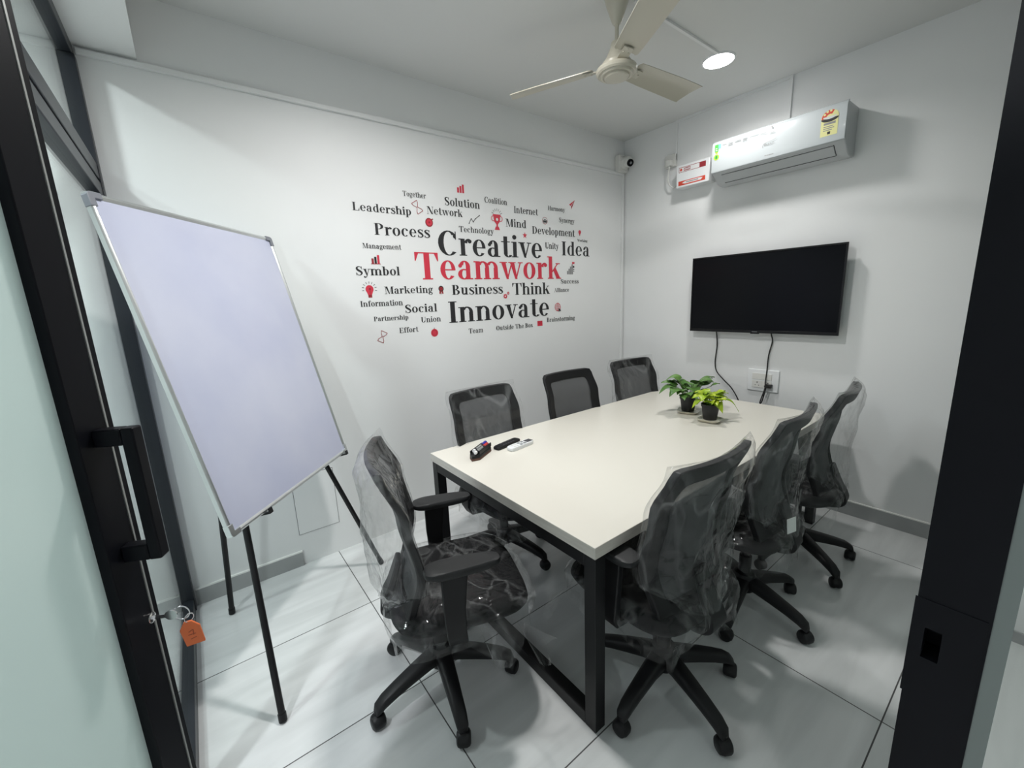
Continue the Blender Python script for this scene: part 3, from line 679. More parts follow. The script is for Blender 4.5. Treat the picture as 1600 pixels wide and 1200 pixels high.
icon(gear(-0.15, -0.12, 0.36) + gear(0.5, 0.42, 0.22), 1.945, 1.562, 0.042, IM, 'pair of small red gear icons below Business')
gb = annulus(0, 0, 0.5, 0.44) + annulus(0, 0, 0.5, 0.45, 28, 0, 2 * pi, 0.45) + [rect(-0.48, -0.025, 0.48, 0.025), rect(-0.42, 0.2, 0.42, 0.245), rect(-0.42, -0.245, 0.42, -0.2), rect(-0.025, -0.48, 0.025, 0.48)]
gb += [([(0.1, -0.12), (0.16, -0.6), (0.28, -0.46), (0.46, -0.52), (0.5, -0.4)], 1)]
icon(gb, 2.487, 1.452, 0.068, IM, 'red outline globe icon right of the word Innovate')
icon([rect(-0.6, -0.45, 0.6, 0.45), (seg((-0.58, 0.43), (0, -0.02), 0.06), 4), (seg((0.58, 0.43), (0, -0.02), 0.06), 4)], 2.283, 1.328, 0.046, IM, 'red envelope icon left of the word Brainstorming')
icon([disc(0, 0, 0.5), (disc(0, 0, 0.36), 4), disc(0, 0, 0.3), (rect(-0.05, 0.5, 0.05, 0.66), 3)], 1.319, 1.328, 0.054, IM, 'solid red stopwatch icon below the word Union')

# ------------------------------------------------------------------ conference table
t = thing('conference_table', 'long conference table with cream top on black steel legs', 'table', (2.0, 1.386, 0))
TX0, TX1, TY0, TY1 = 0.912 - 2.0, 3.083 - 2.0, 0.806 - 1.386, 1.964 - 1.386
tp = MB().box(TX0, TX1, TY0, TY1, 0.697, 0.740)
for k, f in enumerate(tp.f):
    tp.mi[k] = 0 if k in (0, 1) else 1
finish('tabletop', tp, [M_top, M_topedge], t, bevel=0.0012, seg=1, smooth=False)
for xa in (TX0 + 0.006, TX1 - 0.056):
    for ya in (TY0 + 0.004, TY1 - 0.054):
        finish('leg', MB().box(xa, xa + 0.05, ya, ya + 0.05, 0, 0.697), M_steel, t, bevel=0.002)
    finish('foot_rail', MB().box(xa, xa + 0.05, TY0 + 0.054, TY1 - 0.054, 0, 0.05), M_steel, t, bevel=0.002)
    finish('top_rail', MB().box(xa, xa + 0.05, TY0 + 0.054, TY1 - 0.054, 0.647, 0.697), M_steel, t, bevel=0.002)
for ya in (-0.17, 0.12):
    finish('support_beam', MB().box(TX0 + 0.056, TX1 - 0.056, ya, ya + 0.05, 0.657, 0.697), M_steel, t, bevel=0.002)

# ------------------------------------------------------------------ task chairs (built facing local +y)
def superloop(hx, hy, e=0.55, n=40, z=0.0, cy=0.0):
    return [(hx * sgp(cos(2 * pi * i / n), e), cy + hy * sgp(sin(2 * pi * i / n), e), z) for i in range(n)]
ZB0, ZB1 = 0.46, 1.02
def back_y(t): return curve1([(0, -0.135), (0.33, -0.100), (0.7, -0.135), (1.0, -0.195)], t)
def back_w(t): return curve1([(0, 0.205), (0.35, 0.232), (0.7, 0.232), (1.0, 0.222)], t)
def back_pt(u, t):                                  # u in -1..1 across, t in 0..1 up
    x = u * back_w(max(0, min(1, t)))
    return Vector((x, back_y(max(0, min(1, t))) + 0.75 * x * x, ZB0 + t * (ZB1 - ZB0)))
def outline(k, inset, n=64, r=0.055):               # rounded rectangle in half widths (u) and height fraction (t)
    hw, hh = 0.232 * (1 - inset), 0.265 * (1 - inset * 0.85)
    r = r * (1 - inset * 0.6) * 0.5
    segs = [2 * (hh - r), pi / 2 * r, 2 * (hw - r), pi / 2 * r] * 2
    per = sum(segs); s = per * (k % n) / n + 1e-9; i = 0
    while s > segs[i]: s -= segs[i]; i += 1
    if i == 0: x, y = hw, -(hh - r) + s
    elif i == 1: a = s / r; x, y = hw - r + r * cos(a), hh - r + r * sin(a)
    elif i == 2: x, y = (hw - r) - s, hh
    elif i == 3: a = pi / 2 + s / r; x, y = -(hw - r) + r * cos(a), hh - r + r * sin(a)
    elif i == 4: x, y = -hw, (hh - r) - s
    elif i == 5: a = pi + s / r; x, y = -(hw - r) + r * cos(a), -(hh - r) + r * sin(a)
    elif i == 6: x, y = -(hw - r) + s, -hh
    else: a = 1.5 * pi + s / r; x, y = hw - r + r * cos(a), -(hh - r) + r * sin(a)
    return x / 0.232, 0.5 + y / 0.53
def build_backrest(root):
    n = 72; loops = []
    for k in range(n):
        u0, t0 = outline(k, 0.0, n); u1, t1 = outline(k, 0.24, n)
        po, pi_ = back_pt(u0, t0), back_pt(u1, t1)
        d = 0.014
        loops.append([po + Vector((0, -d, 0)), po + Vector((0, d, 0)), pi_ + Vector((0, d * 0.8, 0)), pi_ + Vector((0, -d * 0.8, 0))])
    fr = finish('backrest', MB().ring(loops), M_nylon, root, bevel=0.004)
    mb = MB(); rings = []
    for s in (1.0, 0.8, 0.6, 0.4, 0.2):
        lp = []
        for k in range(n):
            u1, t1 = outline(k, 0.22, n)
            lp.append(back_pt(u1 * s, 0.5 + (t1 - 0.5) * s) + Vector((0, 0.004, 0)))
        rings.append(lp)
    mb.loft(rings, False, True)
    finish('mesh_panel', mb, M_mesh, fr)
    return fr
def build_chair(label, loc, rz, star=0.0):
    r = thing('office_chair', label, 'chair', loc, rz, 'office chairs around the table')
    # five star base
    mb = MB()
    for k in range(5):
        a = radians(star + 72 * k) - rz; d = Vector((cos(a), sin(a), 0)); s = Vector((-sin(a), cos(a), 0))
        loops = []
        for q, z, hw, hh in ((0.015, 0.142, 0.036, 0.034), (0.07, 0.136, 0.032, 0.029), (0.14, 0.122, 0.029, 0.025), (0.205, 0.107, 0.026, 0.022), (0.255, 0.092, 0.024, 0.020), (0.283, 0.076, 0.021, 0.018), (0.291, 0.062, 0.014, 0.010)):
            c = d * q + Vector((0, 0, z))
            loops.append([c + s * hw * sgp(cos(2 * pi * j / 16), 0.6) + Vector((0, 0, hh * sgp(sin(2 * pi * j / 16), 0.6))) for j in range(16)])
        mb.loft(loops)
    mb.lathe([(0.048, 0.095), (0.054, 0.11), (0.052, 0.165), (0.044, 0.182), (0.030, 0.188)], n=28)
    finish('star_base', mb, M_nylon, r)
    for k in range(5):
        a = radians(star + 72 * k) - rz; c = Vector((cos(a) * 0.283, sin(a) * 0.283, 0.027))
        roll = a + 0.5 + k * 1.3; ax = Vector((cos(roll), sin(roll), 0)); fw_ = Vector((-sin(roll), cos(roll), 0))
        mb = MB()
        for sgn in (-1, 1):
            loops = []
            for off, rr in ((0.005, 0.020), (0.007, 0.0265), (0.014, 0.027), (0.021, 0.025), (0.025, 0.018)):
                loops.append([c + ax * off * sgn + (fw_ * cos(2 * pi * j / 20) + Vector((0, 0, 1)) * sin(2 * pi * j / 20)) * rr for j in range(20)])
            mb.loft(loops)
        hood = []
        for off in (-0.020, -0.012, 0.012, 0.020):
            rr = 0.030 if abs(off) < 0.015 else 0.026
            hood.append([c + ax * off + (fw_ * cos(radians(lerp(-20, 200, j / 14))) + Vector((0, 0, 1)) * sin(radians(lerp(-20, 200, j / 14)))) * rr for j in range(15)])
        mb.loft(hood)
        mb.tube([c + Vector((0, 0, 0.02)), c + Vector((0, 0, 0.045))], 0.010, 10)
        finish('caster', mb, M_nylon, r)
    mb = MB().lathe([(0.027, 0.18), (0.027, 0.27), (0.017, 0.275), (0.017, 0.385)], n=20)
    finish('gas_lift', mb, M_nylon, r)
    mb = MB().box(-0.075, 0.075, -0.10, 0.12, 0.375, 0.408)
    mb.tube([(0.05, 0.03, 0.39), (0.17, 0.03, 0.385), (0.24, 0.03, 0.38)], 0.006, 8)
    finish('tilt_mechanism', mb, M_nylon, r, bevel=0.008)
    # seat cushion
    loops = []
    for z, sc, dy in ((0.408, 0.80, 0.0), (0.412, 0.90, 0.0), (0.425, 0.97, 0), (0.445, 1.0, 0), (0.462, 0.985, 0), (0.475, 0.93, 0), (0.483, 0.80, 0), (0.485, 0.5, 0)):
        lp = superloop(0.252 * sc, 0.258 * sc, 0.5, 48, z, 0.080)
        lp = [(x, y, zz - 0.18 * max(0, y - 0.22) ** 1 * (1 if zz > 0.44 else 0.4) + 0.05 * x * x) for x, y, zz in lp]
        loops.append(lp)
    finish('seat', MB().loft(loops), M_fabric, r)
    # back support: flat bracket from under the seat up behind the backrest
    pth = catmull([(0, -0.06, 0.392), (0, -0.15, 0.390), (0, -0.195, 0.41), (0, -0.190, 0.45), (0, -0.165, 0.50), (0, -0.142, 0.56), (0, -0.128, 0.60)], 5)
    loops = []
    for i, p in enumerate(pth):
        tg = (pth[min(i + 1, len(pth) - 1)] - pth[max(i - 1, 0)]).normalized(); nn = Vector((0, -tg.z, tg.y)); q = i / (len(pth) - 1)
        hw = lerp(0.060, 0.032, q); hh = lerp(0.016, 0.010, q)
        loops.append([p + Vector((sx_ * hw, 0, 0)) + nn * sz_ * hh for sx_, sz_ in ((-1, -1), (1, -1), (1, 1), (-1, 1))])
    finish('back_support', MB().loft(loops), M_nylon, r, bevel=0.006)
    build_backrest(r)
    # armrests: wide blade uprights with a pad
    for sd in (-1, 1):
        mb = MB(); loops = []
        for x, y, z, hw, hh in ((0.06, 0.045, 0.395, 0.035, 0.010), (0.19, 0.045, 0.392, 0.034, 0.011), (0.255, 0.042, 0.402, 0.033, 0.014), (0.272, 0.036, 0.44, 0.033, 0.015), (0.270, 0.034, 0.53, 0.036, 0.013), (0.262, 0.040, 0.62, 0.042, 0.012), (0.256, 0.045, 0.659, 0.044, 0.012)):
            k = len(loops)
            nx, nz = ((0, 1), (0, 1), (-0.6, 0.8), (-1, 0.1), (-1, 0), (-1, 0), (-1, 0))[k]
            loops.append([(sd * (x + nx * hh * b_), y + a_ * hw, z + nz * hh * b_) for a_, b_ in ((-1, -1), (1, -1), (1, 1), (-1, 1))])
        mb.loft(loops)
        ar = finish('armrest', mb, M_nylon, r, bevel=0.004)
        loops = []
        for z, sc in ((0.657, 0.88), (0.663, 0.97), (0.673, 1.0), (0.681, 0.97), (0.685, 0.88)):
            lp = superloop(0.043 * sc, 0.130 * sc, 0.6, 32, z, 0.075)
            loops.append([(sd * 0.245 + x * (1.0 - 0.18 * (y - 0.075) / 0.13) + sd * 0.25 * (0.2 - y) ** 2 * 0, y, zz) for x, y, zz in lp])
        finish('arm_pad', MB().loft(loops), M_pad, ar)
    return r
def ridge(v, seed, sc):
    p = Vector((v[0] * sc + seed * 7.1, v[1] * sc - seed * 3.3, v[2] * sc * 0.6 + seed * 1.7))
    return 1 - abs(noise.noise(p)) * 2
def back_wrap(root, seed, loose_back=0.05, top=0.03, tail=True, side=0.0, skew=0.0):
    n, rows = 60, 40; loops = []
    for i in range(rows + 1):
        t = i / rows; z = lerp(0.445, ZB1 + top, t); tb_ = (z - ZB0) / (ZB1 - ZB0)
        tt = max(0, min(1, tb_))
        gat = curve1([(0, 0.08), (0.10, 0.55), (0.28, 1.0), (1.0, 1.0)], t)
        hw = (back_w(tt) + 0.022) * gat
        db = (0.028 + loose_back * curve1([(0, 0.3), (0.35, 1.0), (0.75, 0.6), (1.0, 0.0)], t)) * lerp(0.5, 1.0, min(1, gat))
        df = 0.026 * lerp(0.4, 1, gat)
        if t > 0.93:
            q = (t - 0.93) / 0.07; db *= math.sqrt(max(0.0, 1 - q * q)) * 0.97 + 0.03; df *= math.sqrt(max(0.0, 1 - q * q)) * 0.97 + 0.03
        lp = []
        for j in range(n):
            a = 2 * pi * j / n; cx_, sy_ = sgp(cos(a), 0.62), sgp(sin(a), 0.75)
            x = cx_ * hw
            yb = back_y(tt) + 0.75 * x * x - 0.03 * (1 - gat)
            y = yb + (sy_ * df if sy_ > 0 else sy_ * db)
            zz = z - (0.012 * (1 - abs(cx_)) if t > 0.9 else 0) * (t - 0.9) * 10
            v = Vector((x, y, zz))
            amp = 0.019 if sy_ < 0 else 0.007
            amp *= min(1.0, (1.02 - t) * 6)
            fold = ridge(v, seed, 6.5) * 0.65 + ridge(v, seed + 5, 15) * 0.25 + 0.25 * noise.noise(Vector(v) * 38 + Vector((seed, 0, 0)))
            # radiating gathers towards the tie
            g2 = (1 - curve1([(0, 0), (0.45, 1), (1, 1)], t)) * 0.009 * sin(a * 19 + seed * 2 + 3 * noise.noise(v * 9))
            out = Vector((cx_ * 0.5, sy_, 0)); out = out.normalized() if out.length > 1e-4 else Vector((0, 1, 0))
            v += out * (amp * fold + g2 * gat)
            v.x += side * max(0, cx_) * (1 - tt * 0.4) + skew * t
            lp.append(v)
        loops.append(lp)
    mb = MB().loft(loops, False, True)
    if tail:
        lp2 = []
        base = loops[0]; c = sum((Vector(p) for p in base), Vector()) / n
        for q, sc in ((0.0, 1.0), (0.012, 0.7), (0.028, 1.1), (0.05, 1.6)):
            lp2.append([c + (Vector(p) - c) * sc * (1 + 0.25 * sin(7 * j * 2 * pi / n + seed)) + Vector((0, -0.1 * q, -q)) for j, p in enumerate(base)])
        mb.loft(lp2, False, False)
    o = finish('plastic_wrap', mb, M_film, root, angle=16)
    o['label'] = 'clear crinkled plastic bag over the backrest'
    return o
def seat_wrap(root, seed, skirt=0.05, flap=0.06, tails=()):
    loops = []; n = 72
    for i, (z, sc) in enumerate(((0.4945, 0.05), (0.494, 0.4), (0.493, 0.72), (0.489, 0.9), (0.478, 0.985), (0.462, 1.03), (0.44, 1.05), (0.42, 1.045), (0.405, 1.03), (0.39, 1.02), (0.375, 1.03), (0.36, 1.05))):
        lp = superloop(0.254 * sc, 0.261 * sc, 0.52, n, z, 0.082); L2 = []
        for j, (x, y, zz) in enumerate(lp):
            zz += 0.05 * x * x - 0.18 * max(0, y - 0.22) * (1 if zz > 0.44 else 0.4) + 0.003
            v = Vector((x, y, zz)); a = 2 * pi * j / n
            am = 0.004 if i < 5 else 0.010
            out = Vector((x, y - 0.082, 0)); out = out.normalized() if out.length > 1e-5 else Vector((1, 0, 0))
            f = ridge(v, seed, 10) * 0.6 + ridge(v, seed + 9, 22) * 0.4 + 0.3 * noise.noise(Vector(v) * 45)
            if i < 5: v.z += am * max(0, f) + 0.001
            else: v += out * (am * f + 0.004)
            if i >= 8:
                k = (i - 7) / 4
                v.z -= k * (skirt * 0.4 * (1 + sin(a * 3 + seed)) * 0.5 + flap * max(0, noise.noise(Vector((cos(a) * 2, sin(a) * 2, seed)))) * 2)
                v += out * -0.03 * k * (0.5 + 0.5 * sin(a * 5 + seed))
            L2.append(v)
        loops.append(L2)
    mb = MB().loft(loops, True, False)
    for tx, ty, tz, dx, dy, ln, wd in tails:            # loose gathered ends of the film
        rows_ = []
        for i in range(9):
            q = i / 8; lp = []
            for j in range(17):
                e = j / 8 - 1
                px = tx + dx * ln * q + e * wd * (0.06 + q) * (-dy if abs(dx) + abs(dy) else 0)
                py = ty + dy * ln * q + e * wd * (0.06 + q) * dx
                wv = 0.016 * q * sin(e * 7 + seed)
                lp.append(Vector((px + wv * dx, py + wv * dy, tz - ln * q * (0.9 + 0.2 * sin(e * 4 + seed)))))
            rows_.append(lp)
        mb.loft(rows_, False, False, False)
    o = finish('plastic_wrap', mb, M_film, root, angle=16)
    o['label'] = 'clear plastic film over the seat cushion'
    return o

def az(deg): return radians(deg - 90)             # facing azimuth to z rotation
c1 = build_chair('plastic wrapped black office chair at the near short end of the table, beside the whiteboard', (0.605, 1.355, 0), az(-20), 40)
back_wrap(c1, 1, 0.10, 0.02, False, 0.02); seat_wrap(c1, 2, 0.05, 0.12, [(0.255, 0.12, 0.42, 0.5, 0.5, 0.11, 0.07), (0.262, 0.25, 0.42, 0.6, 0.7, 0.12, 0.08)])
r1 = build_chair('plastic wrapped office chair nearest the camera on the right long side of the table', (1.275, 0.775, 0), az(88), 40)
back_wrap(r1, 3, 0.045, 0.018, True); seat_wrap(r1, 4, 0.05, 0.10, [(-0.25, 0.25, 0.42, -0.5, 0.6, 0.13, 0.07)])
r2 = build_chair('plastic wrapped office chair in the middle of the right long side of the table', (1.96, 0.775, 0), az(94), 47)
w2 = back_wrap(r2, 6, 0.045, 0.018, True); seat_wrap(r2, 7)
r3 = build_chair('plastic wrapped office chair at the far end of the right long side, nearest the television', (2.585, 0.765, 0), az(97), 22)
back_wrap(r3, 8, 0.055, 0.018, True); seat_wrap(r3, 9)
l1 = build_chair('plastic wrapped grey mesh office chair on the word wall side behind the remotes', (1.315, 1.885, 0), az(-88))
back_wrap(l1, 11, 0.02, 0.02, True); seat_wrap(l1, 12)
l2 = build_chair('unwrapped black mesh office chair in the middle of the word wall side', (2.035, 1.895, 0), az(-92))
l3 = build_chair('plastic wrapped mesh office chair in the corner on the word wall side', (2.735, 1.895, 0), az(-95))
back_wrap(l3, 13, 0.05, 0.02, True)
pp = MB().obox((-0.150, -0.208, 0.575), Vector((0.85, -0.45, 0.15)).normalized(), Vector((0.45, 0.85, 0)).normalized(), Vector((-0.12, 0.06, 0.99)).normalized(), 0.022, 0.0006, 0.034)
finish('paper_slip', pp, M_paper, w2, smooth=False)['label'] = 'small white paper slip'

# ------------------------------------------------------------------ easel and whiteboard
BC = Vector((0.191, 2.123, 1.319))
BU = Vector((0.657, 0.754, -0.018)).normalized()
BN = Vector((0.736, -0.636, 0.230)); BN = (BN - BU * BN.dot(BU)).normalized()
BV = BN.cross(BU)
def bp_(u, v, n=0.0): return BC + BU * u + BV * v + BN * n
FLt, FRt, FRr = Vector((0.045, 1.586, 0.0)), Vector((0.690, 2.300, 0.0)), Vector((-0.062, 2.400, 0.0))
APX = bp_(0.0, 0.55, -0.055)
et = thing('easel', 'black metal tripod easel holding the whiteboard', 'easel', (0.2, 2.1, 0))
O_ = Vector((0.2, 2.1, 0))
def leg(a, bq, name, r=0.0125):
    mb = MB().tube([a + (bq - a) * q - O_ for q in (0.0, 0.02, 1.0)], r, 14)
    fl = finish(name, mb, M_steel, et)
    d = (bq - a).normalized()
    ft = MB().tube([a - O_ + d * 0.001, a - O_ + d * 0.03], r + 0.0025, 14)
    finish('rubber_foot', ft, M_nylon, fl)
up = Vector((0, 0, 0.004))
leg(FLt + up, APX - BU * 0.02, 'leg'); leg(FRt + up, APX + BU * 0.02, 'leg'); leg(FRr + up, APX - BN * 0.02, 'leg')
hd = MB().obox(APX - O_, BU, BV, BN, 0.05, 0.02, 0.012)
finish('head_plate', hd, M_steel, et, bevel=0.003)
for uu in (-0.255, 0.415):
    mb = MB()
    mb.obox(bp_(uu, -0.6075, -0.005) - O_, BU, BV, BN, 0.010, 0.003, 0.030)
    mb.obox(bp_(uu, -0.598, 0.0225) - O_, BU, BV, BN, 0.010, 0.010, 0.003)
    finish('board_rest', mb, M_steel, et, bevel=0.001)
wb = thing('whiteboard', 'blank bluish whiteboard with aluminium frame and grey corners, propped on the easel', 'whiteboard', (0, 0, 0))
wb.matrix_world = Matrix(((BU.x, BV.x, BN.x, BC.x), (BU.y, BV.y, BN.y, BC.y), (BU.z, BV.z, BN.z, BC.z), (0, 0, 0, 1)))
BW, BH, FB = 0.45, 0.60, 0.018
finish('panel', MB().box(-BW + 0.006, BW - 0.006, -BH + 0.006, BH - 0.006, -0.008, 0.004), M_board, wb, smooth=False)
for nm, x0, x1, y0, y1 in (('top', -BW, BW, BH - FB, BH), ('bot', -BW, BW, -BH, -BH + FB), ('l', -BW, -BW + FB, -BH + FB, BH - FB), ('r', BW - FB, BW, -BH + FB, BH - FB)):
    mb = MB(); hor = nm in ('top', 'bot')
    prof = [(0.0, -0.010), (0.0, 0.006), (0.004, 0.010), (0.010, 0.011), (0.015, 0.008), (0.018, 0.0045), (0.018, -0.010)]
    loops = []
    for e in (0, 1):
        lp = []
        for q, z in prof:
            if nm == 'top': lp.append((lerp(x0, x1, e), y1 - q, z))
            elif nm == 'bot': lp.append((lerp(x0, x1, e), y0 + q, z))
            elif nm == 'l': lp.append((x0 + q, lerp(y0, y1, e), z))
            else: lp.append((x1 - q, lerp(y0, y1, e), z))
        loops.append(lp)
    finish('frame_rail', mb.loft(loops), M_alu, wb)
for sx_ in (-1, 1):
    for sy_ in (-1, 1):
        k = 0.045; mb = MB()
        pts = [(0.002, 0.002), (-k, 0.002), (-k, -0.020), (-0.022, -0.020), (-0.020, -0.022), (-0.020, -k), (0.002, -k)]
        pts = [(0.002, -0.010), (0.0, -0.004), (-0.004, 0.0), (-0.010, 0.002), (-k, 0.002), (-k, -0.019), (-0.019, -0.019), (-0.019, -k), (0.002, -k)]
        loops = [[(sx_ * (BW + x), sy_ * (BH + y), z) for x, y in pts] for z in (-0.0115, 0.0125)]
        finish('corner_cap', mb.loft(loops), M_corner if sy_ > 0 else M_alu, wb, smooth=False, bevel=0.002)

# ------------------------------------------------------------------ key left in the door lock
FE = Vector((-0.137, 1.0, 0)); DL = Vector((LX, LY, 0)); DN = Vector((LY, -LX, 0))
def dp(s, n, z): return FE + DL * s + DN * n + Vector((0, 0, z))
K0 = dp(-0.024, 0.006, 0.965)
kt = thing('key', 'steel key in the door lock with an orange tag on its ring', 'key', K0)
def kp(s, n, z): return dp(s, n, z) - K0
mb = MB().obox(kp(-0.024, 0.012, 0.965), DN, Vector((0, 0, 1)), DL, 0.014, 0.0035, 0.001)
bow = []
for i in range(24):
    a = 2 * pi * i / 24; q = kp(-0.024, 0.036, 0.965) + DN * 0.011 * cos(a) + Vector((0, 0, 0.010 * sin(a)))
    bow.append([q + DL * 0.001, q - DL * 0.001])
mb2 = [[p[0] for p in bow], [p[1] for p in bow]]
mb.loft(mb2)
finish('key_blade', mb, M_chrome, kt)
def ringmesh(c, ux, uz, R_, r):
    loops = []
    for i in range(30):
        a = 2 * pi * i / 30; d = ux * cos(a) + uz * sin(a); nn = ux.cross(uz)
        loops.append([c + d * (R_ + r * cos(2 * pi * j / 8)) + nn * r * sin(2 * pi * j / 8) for j in range(8)])
    return MB().ring(loops)
finish('key_ring', ringmesh(kp(-0.018, 0.050, 0.962), DN, Vector((0, 0, 1)), 0.014, 0.0012), M_chrome, kt)
finish('link', ringmesh(kp(-0.016, 0.060, 0.948), (DL * 0.8 + DN * 0.6).normalized(), Vector((0, 0, 1)), 0.008, 0.001), M_chrome, kt)
tc_ = kp(-0.017, 0.060, 0.915); TU = (DN * 0.85 + DL * 0.30).normalized(); TV_ = (Vector((0, 0, 1)) + TU * -0.12).normalized(); TNn = TU.cross(TV_)
mb = MB(); pts = [(-0.015, -0.026), (0.015, -0.026), (0.016, 0.012), (0.006, 0.027), (-0.006, 0.027), (-0.016, 0.012)]
mb.loft([[tc_ + TU * x + TV_ * y + TNn * z for x, y in pts] for z in (-0.0025, 0.0025)])
tg_ = finish('tag', mb, M_orange, kt, bevel=0.001, smooth=False); tg_['label'] = 'orange plastic key tag'
for side_ in (-1, 1):
    mk = MB()
    for a, bq in (((-0.004, 0.004), (0.004, 0.008)), ((0.004, 0.008), (0.002, -0.004)), ((-0.006, -0.002), (0.006, -0.002)), ((-0.005, -0.012), (0.005, -0.010))):
        A, B_ = Vector(a), Vector(bq); dv = (B_ - A).normalized(); nv = Vector((-dv.y, dv.x)) * 0.0009
        mk.poly([tc_ + TU * p.x + TV_ * p.y + TNn * 0.0027 * side_ for p in (A + nv, B_ + nv, B_ - nv, A - nv)])
    finish('tag_writing', mk, M_orangeink, tg_, smooth=False)

# ------------------------------------------------------------------ air conditioner
ac = thing('air_conditioner', 'white split air conditioner mounted high above the television', 'air conditioner', (XW, 1.285, 2.28))
HY = 0.39
def acprof(pts, y0, y1): return [[(x, y, z) for x, z in pts] for y in (y0, y1)]
body = [(0.0, 0.012), (0.0, 0.285), (-0.175, 0.285), (-0.196, 0.275), (-0.196, 0.078), (-0.180, 0.068), (-0.115, 0.020), (-0.08, 0.008), (-0.04, 0.006)]
finish('body', MB().loft(acprof(body, -HY, HY)), M_acgrey, ac, bevel=0.006, smooth=True)
fp = [(-0.1955, 0.082), (-0.1955, 0.276), (-0.178, 0.287), (-0.182, 0.291), (-0.200, 0.281), (-0.208, 0.262), (-0.209, 0.090), (-0.205, 0.080)]
pn = finish('front_panel', MB().loft(acprof(fp, -HY - 0.001, HY + 0.001)), M_acpanel, ac, bevel=0.002, smooth=True)
# outlet louver with dark gap lines on the sloping underside
A_, B2 = Vector((-0.178, 0, 0.0665)), Vector((-0.113, 0, 0.0185)); dd = (B2 - A_).normalized(); nn_ = Vector((dd.z, 0, -dd.x))
if nn_.z > 0: nn_ = -nn_
mb = MB()
lv = MB().obox((A_ + B2) / 2 + nn_ * 0.001, dd, Vector((0, 1, 0)), nn_, 0.034, HY - 0.06, 0.0025)
finish('louver', lv, M_acgrey, ac, smooth=False, bevel=0.001)
for q, hw in ((0.041, 0.0016), (-0.036, 0.0012)):
    mb.obox((A_ + B2) / 2 + dd * q + nn_ * 0.0006, dd, Vector((0, 1, 0)), nn_, hw, HY - 0.058, 0.0008)
mb.obox((A_ + B2) / 2 + Vector((0, -HY + 0.057, 0)) + nn_ * 0.0008, dd, Vector((0, 1, 0)), nn_, 0.040, 0.0016, 0.0008)
finish('outlet_gap', mb, M_darkgrey, ac, smooth=False)
# stickers and markings on the front panel: u runs to the right as seen (towards -y), v up
def onpanel(name, quads, mats, parent=pn, x=-0.2096):
    mb = MB()
    for pts, mi in quads:
        P = [(x - 0.00006 * len(mb.f), -u, v) for (u, v) in pts]
        mb.poly(P, mi)
    return finish(name, mb, mats, parent, smooth=False, fixn=False)
AM = [M_paper, M_ink, M_lime, M_cyan, M_yg, M_sred, M_yel, M_grey]
u0 = -HY
onpanel('energy_label', [(rect(0.268, 0.118, 0.352, 0.205), 6), (rect(0.282, 0.178, 0.340, 0.190), 7), (rect(0.282, 0.166, 0.330, 0.171), 7), (rect(0.282, 0.156, 0.335, 0.161), 7), (rect(0.282, 0.146, 0.326, 0.151), 7), (rect(0.303, 0.126, 0.318, 0.140), 1), (rect(0.308, 0.195, 0.312, 0.212), 1),
    ([(0.31 + 0.043 * cos(radians(a)), 0.216 + 0.040 * sin(radians(a))) for a in range(-10, 191, 10)], 6),
    ([(0.31 + 0.041 * cos(radians(a)), 0.218 + 0.038 * sin(radians(a))) for a in range(60, 191, 10)] + [(0.31 + 0.018 * cos(radians(a)), 0.218 + 0.016 * sin(radians(a))) for a in range(190, 59, -10)], 5),
    ([(0.31 + 0.043 * cos(radians(a)), 0.212 + 0.020 * sin(radians(a))) for a in range(180, 361, 10)], 1),
    ([(0.31 + 0.034 * cos(radians(a)), 0.222 + 0.014 * sin(radians(a))) for a in range(180, 361, 10)], 0),
    (disc(0.283, 0.236, 0.006), 6), (disc(0.296, 0.248, 0.006), 6), (disc(0.313, 0.251, 0.006), 6)], AM)
onpanel('feature_sticker', [(rect(-0.370, 0.215, -0.345, 0.262), 2), (rect(-0.345, 0.232, -0.328, 0.262), 3), (rect(-0.365, 0.205, -0.348, 0.214), 4), (disc(-0.357, 0.180, 0.019), 4), (disc(-0.357, 0.180, 0.013), 2), (rect(-0.359, 0.170, -0.355, 0.190), 1), (rect(-0.366, 0.222, -0.350, 0.227), 0), (rect(-0.366, 0.234, -0.352, 0.239), 0)], AM)
mk = []
xq = -0.318
for wd, rows in ((0.028, 1), (0.030, 3), (0.038, 2), (0.030, 3), (0.055, 1), (0.040, 2), (0.030, 3)):
    for r_ in range(rows):
        zz = 0.250 - r_ * 0.008; x_ = xq
        while x_ < xq + wd:
            mk.append((rect(x_, zz - 0.0045, x_ + 0.0035, zz), 7)); x_ += 0.0052
    xq += wd + 0.014
mk.append((disc(xq - 0.03, 0.262, 0.006), 7))
onpanel('feature_markings', mk, AM)
def scr(pts, wd, mi):
    P = catmull([(x, y, 0) for x, y in pts], 5); return [(seg((a.x, a.y), (b_.x, b_.y), wd), mi) for a, b_ in zip(P, P[1:])]
# cursive logo stroke: looped capital followed by small joined letters
lg = scr([(-0.048, 0.152), (-0.052, 0.163), (-0.044, 0.176), (-0.034, 0.178), (-0.040, 0.168), (-0.036, 0.160), (-0.030, 0.170), (-0.026, 0.164), (-0.018, 0.165), (-0.014, 0.172), (-0.016, 0.164), (-0.008, 0.164), (-0.004, 0.170), (0.000, 0.164), (0.008, 0.166), (0.012, 0.172), (0.018, 0.168)], 0.0026, 7)
lg += scr([(-0.034, 0.178), (-0.010, 0.182), (0.012, 0.184), (0.030, 0.190)], 0.002, 7)
onpanel('logo', lg, AM)
onpanel('maker_mark', [(rect(-0.035 + 0.006 * i, 0.100, -0.031 + 0.006 * i, 0.105), 7) for i in range(9)], AM)

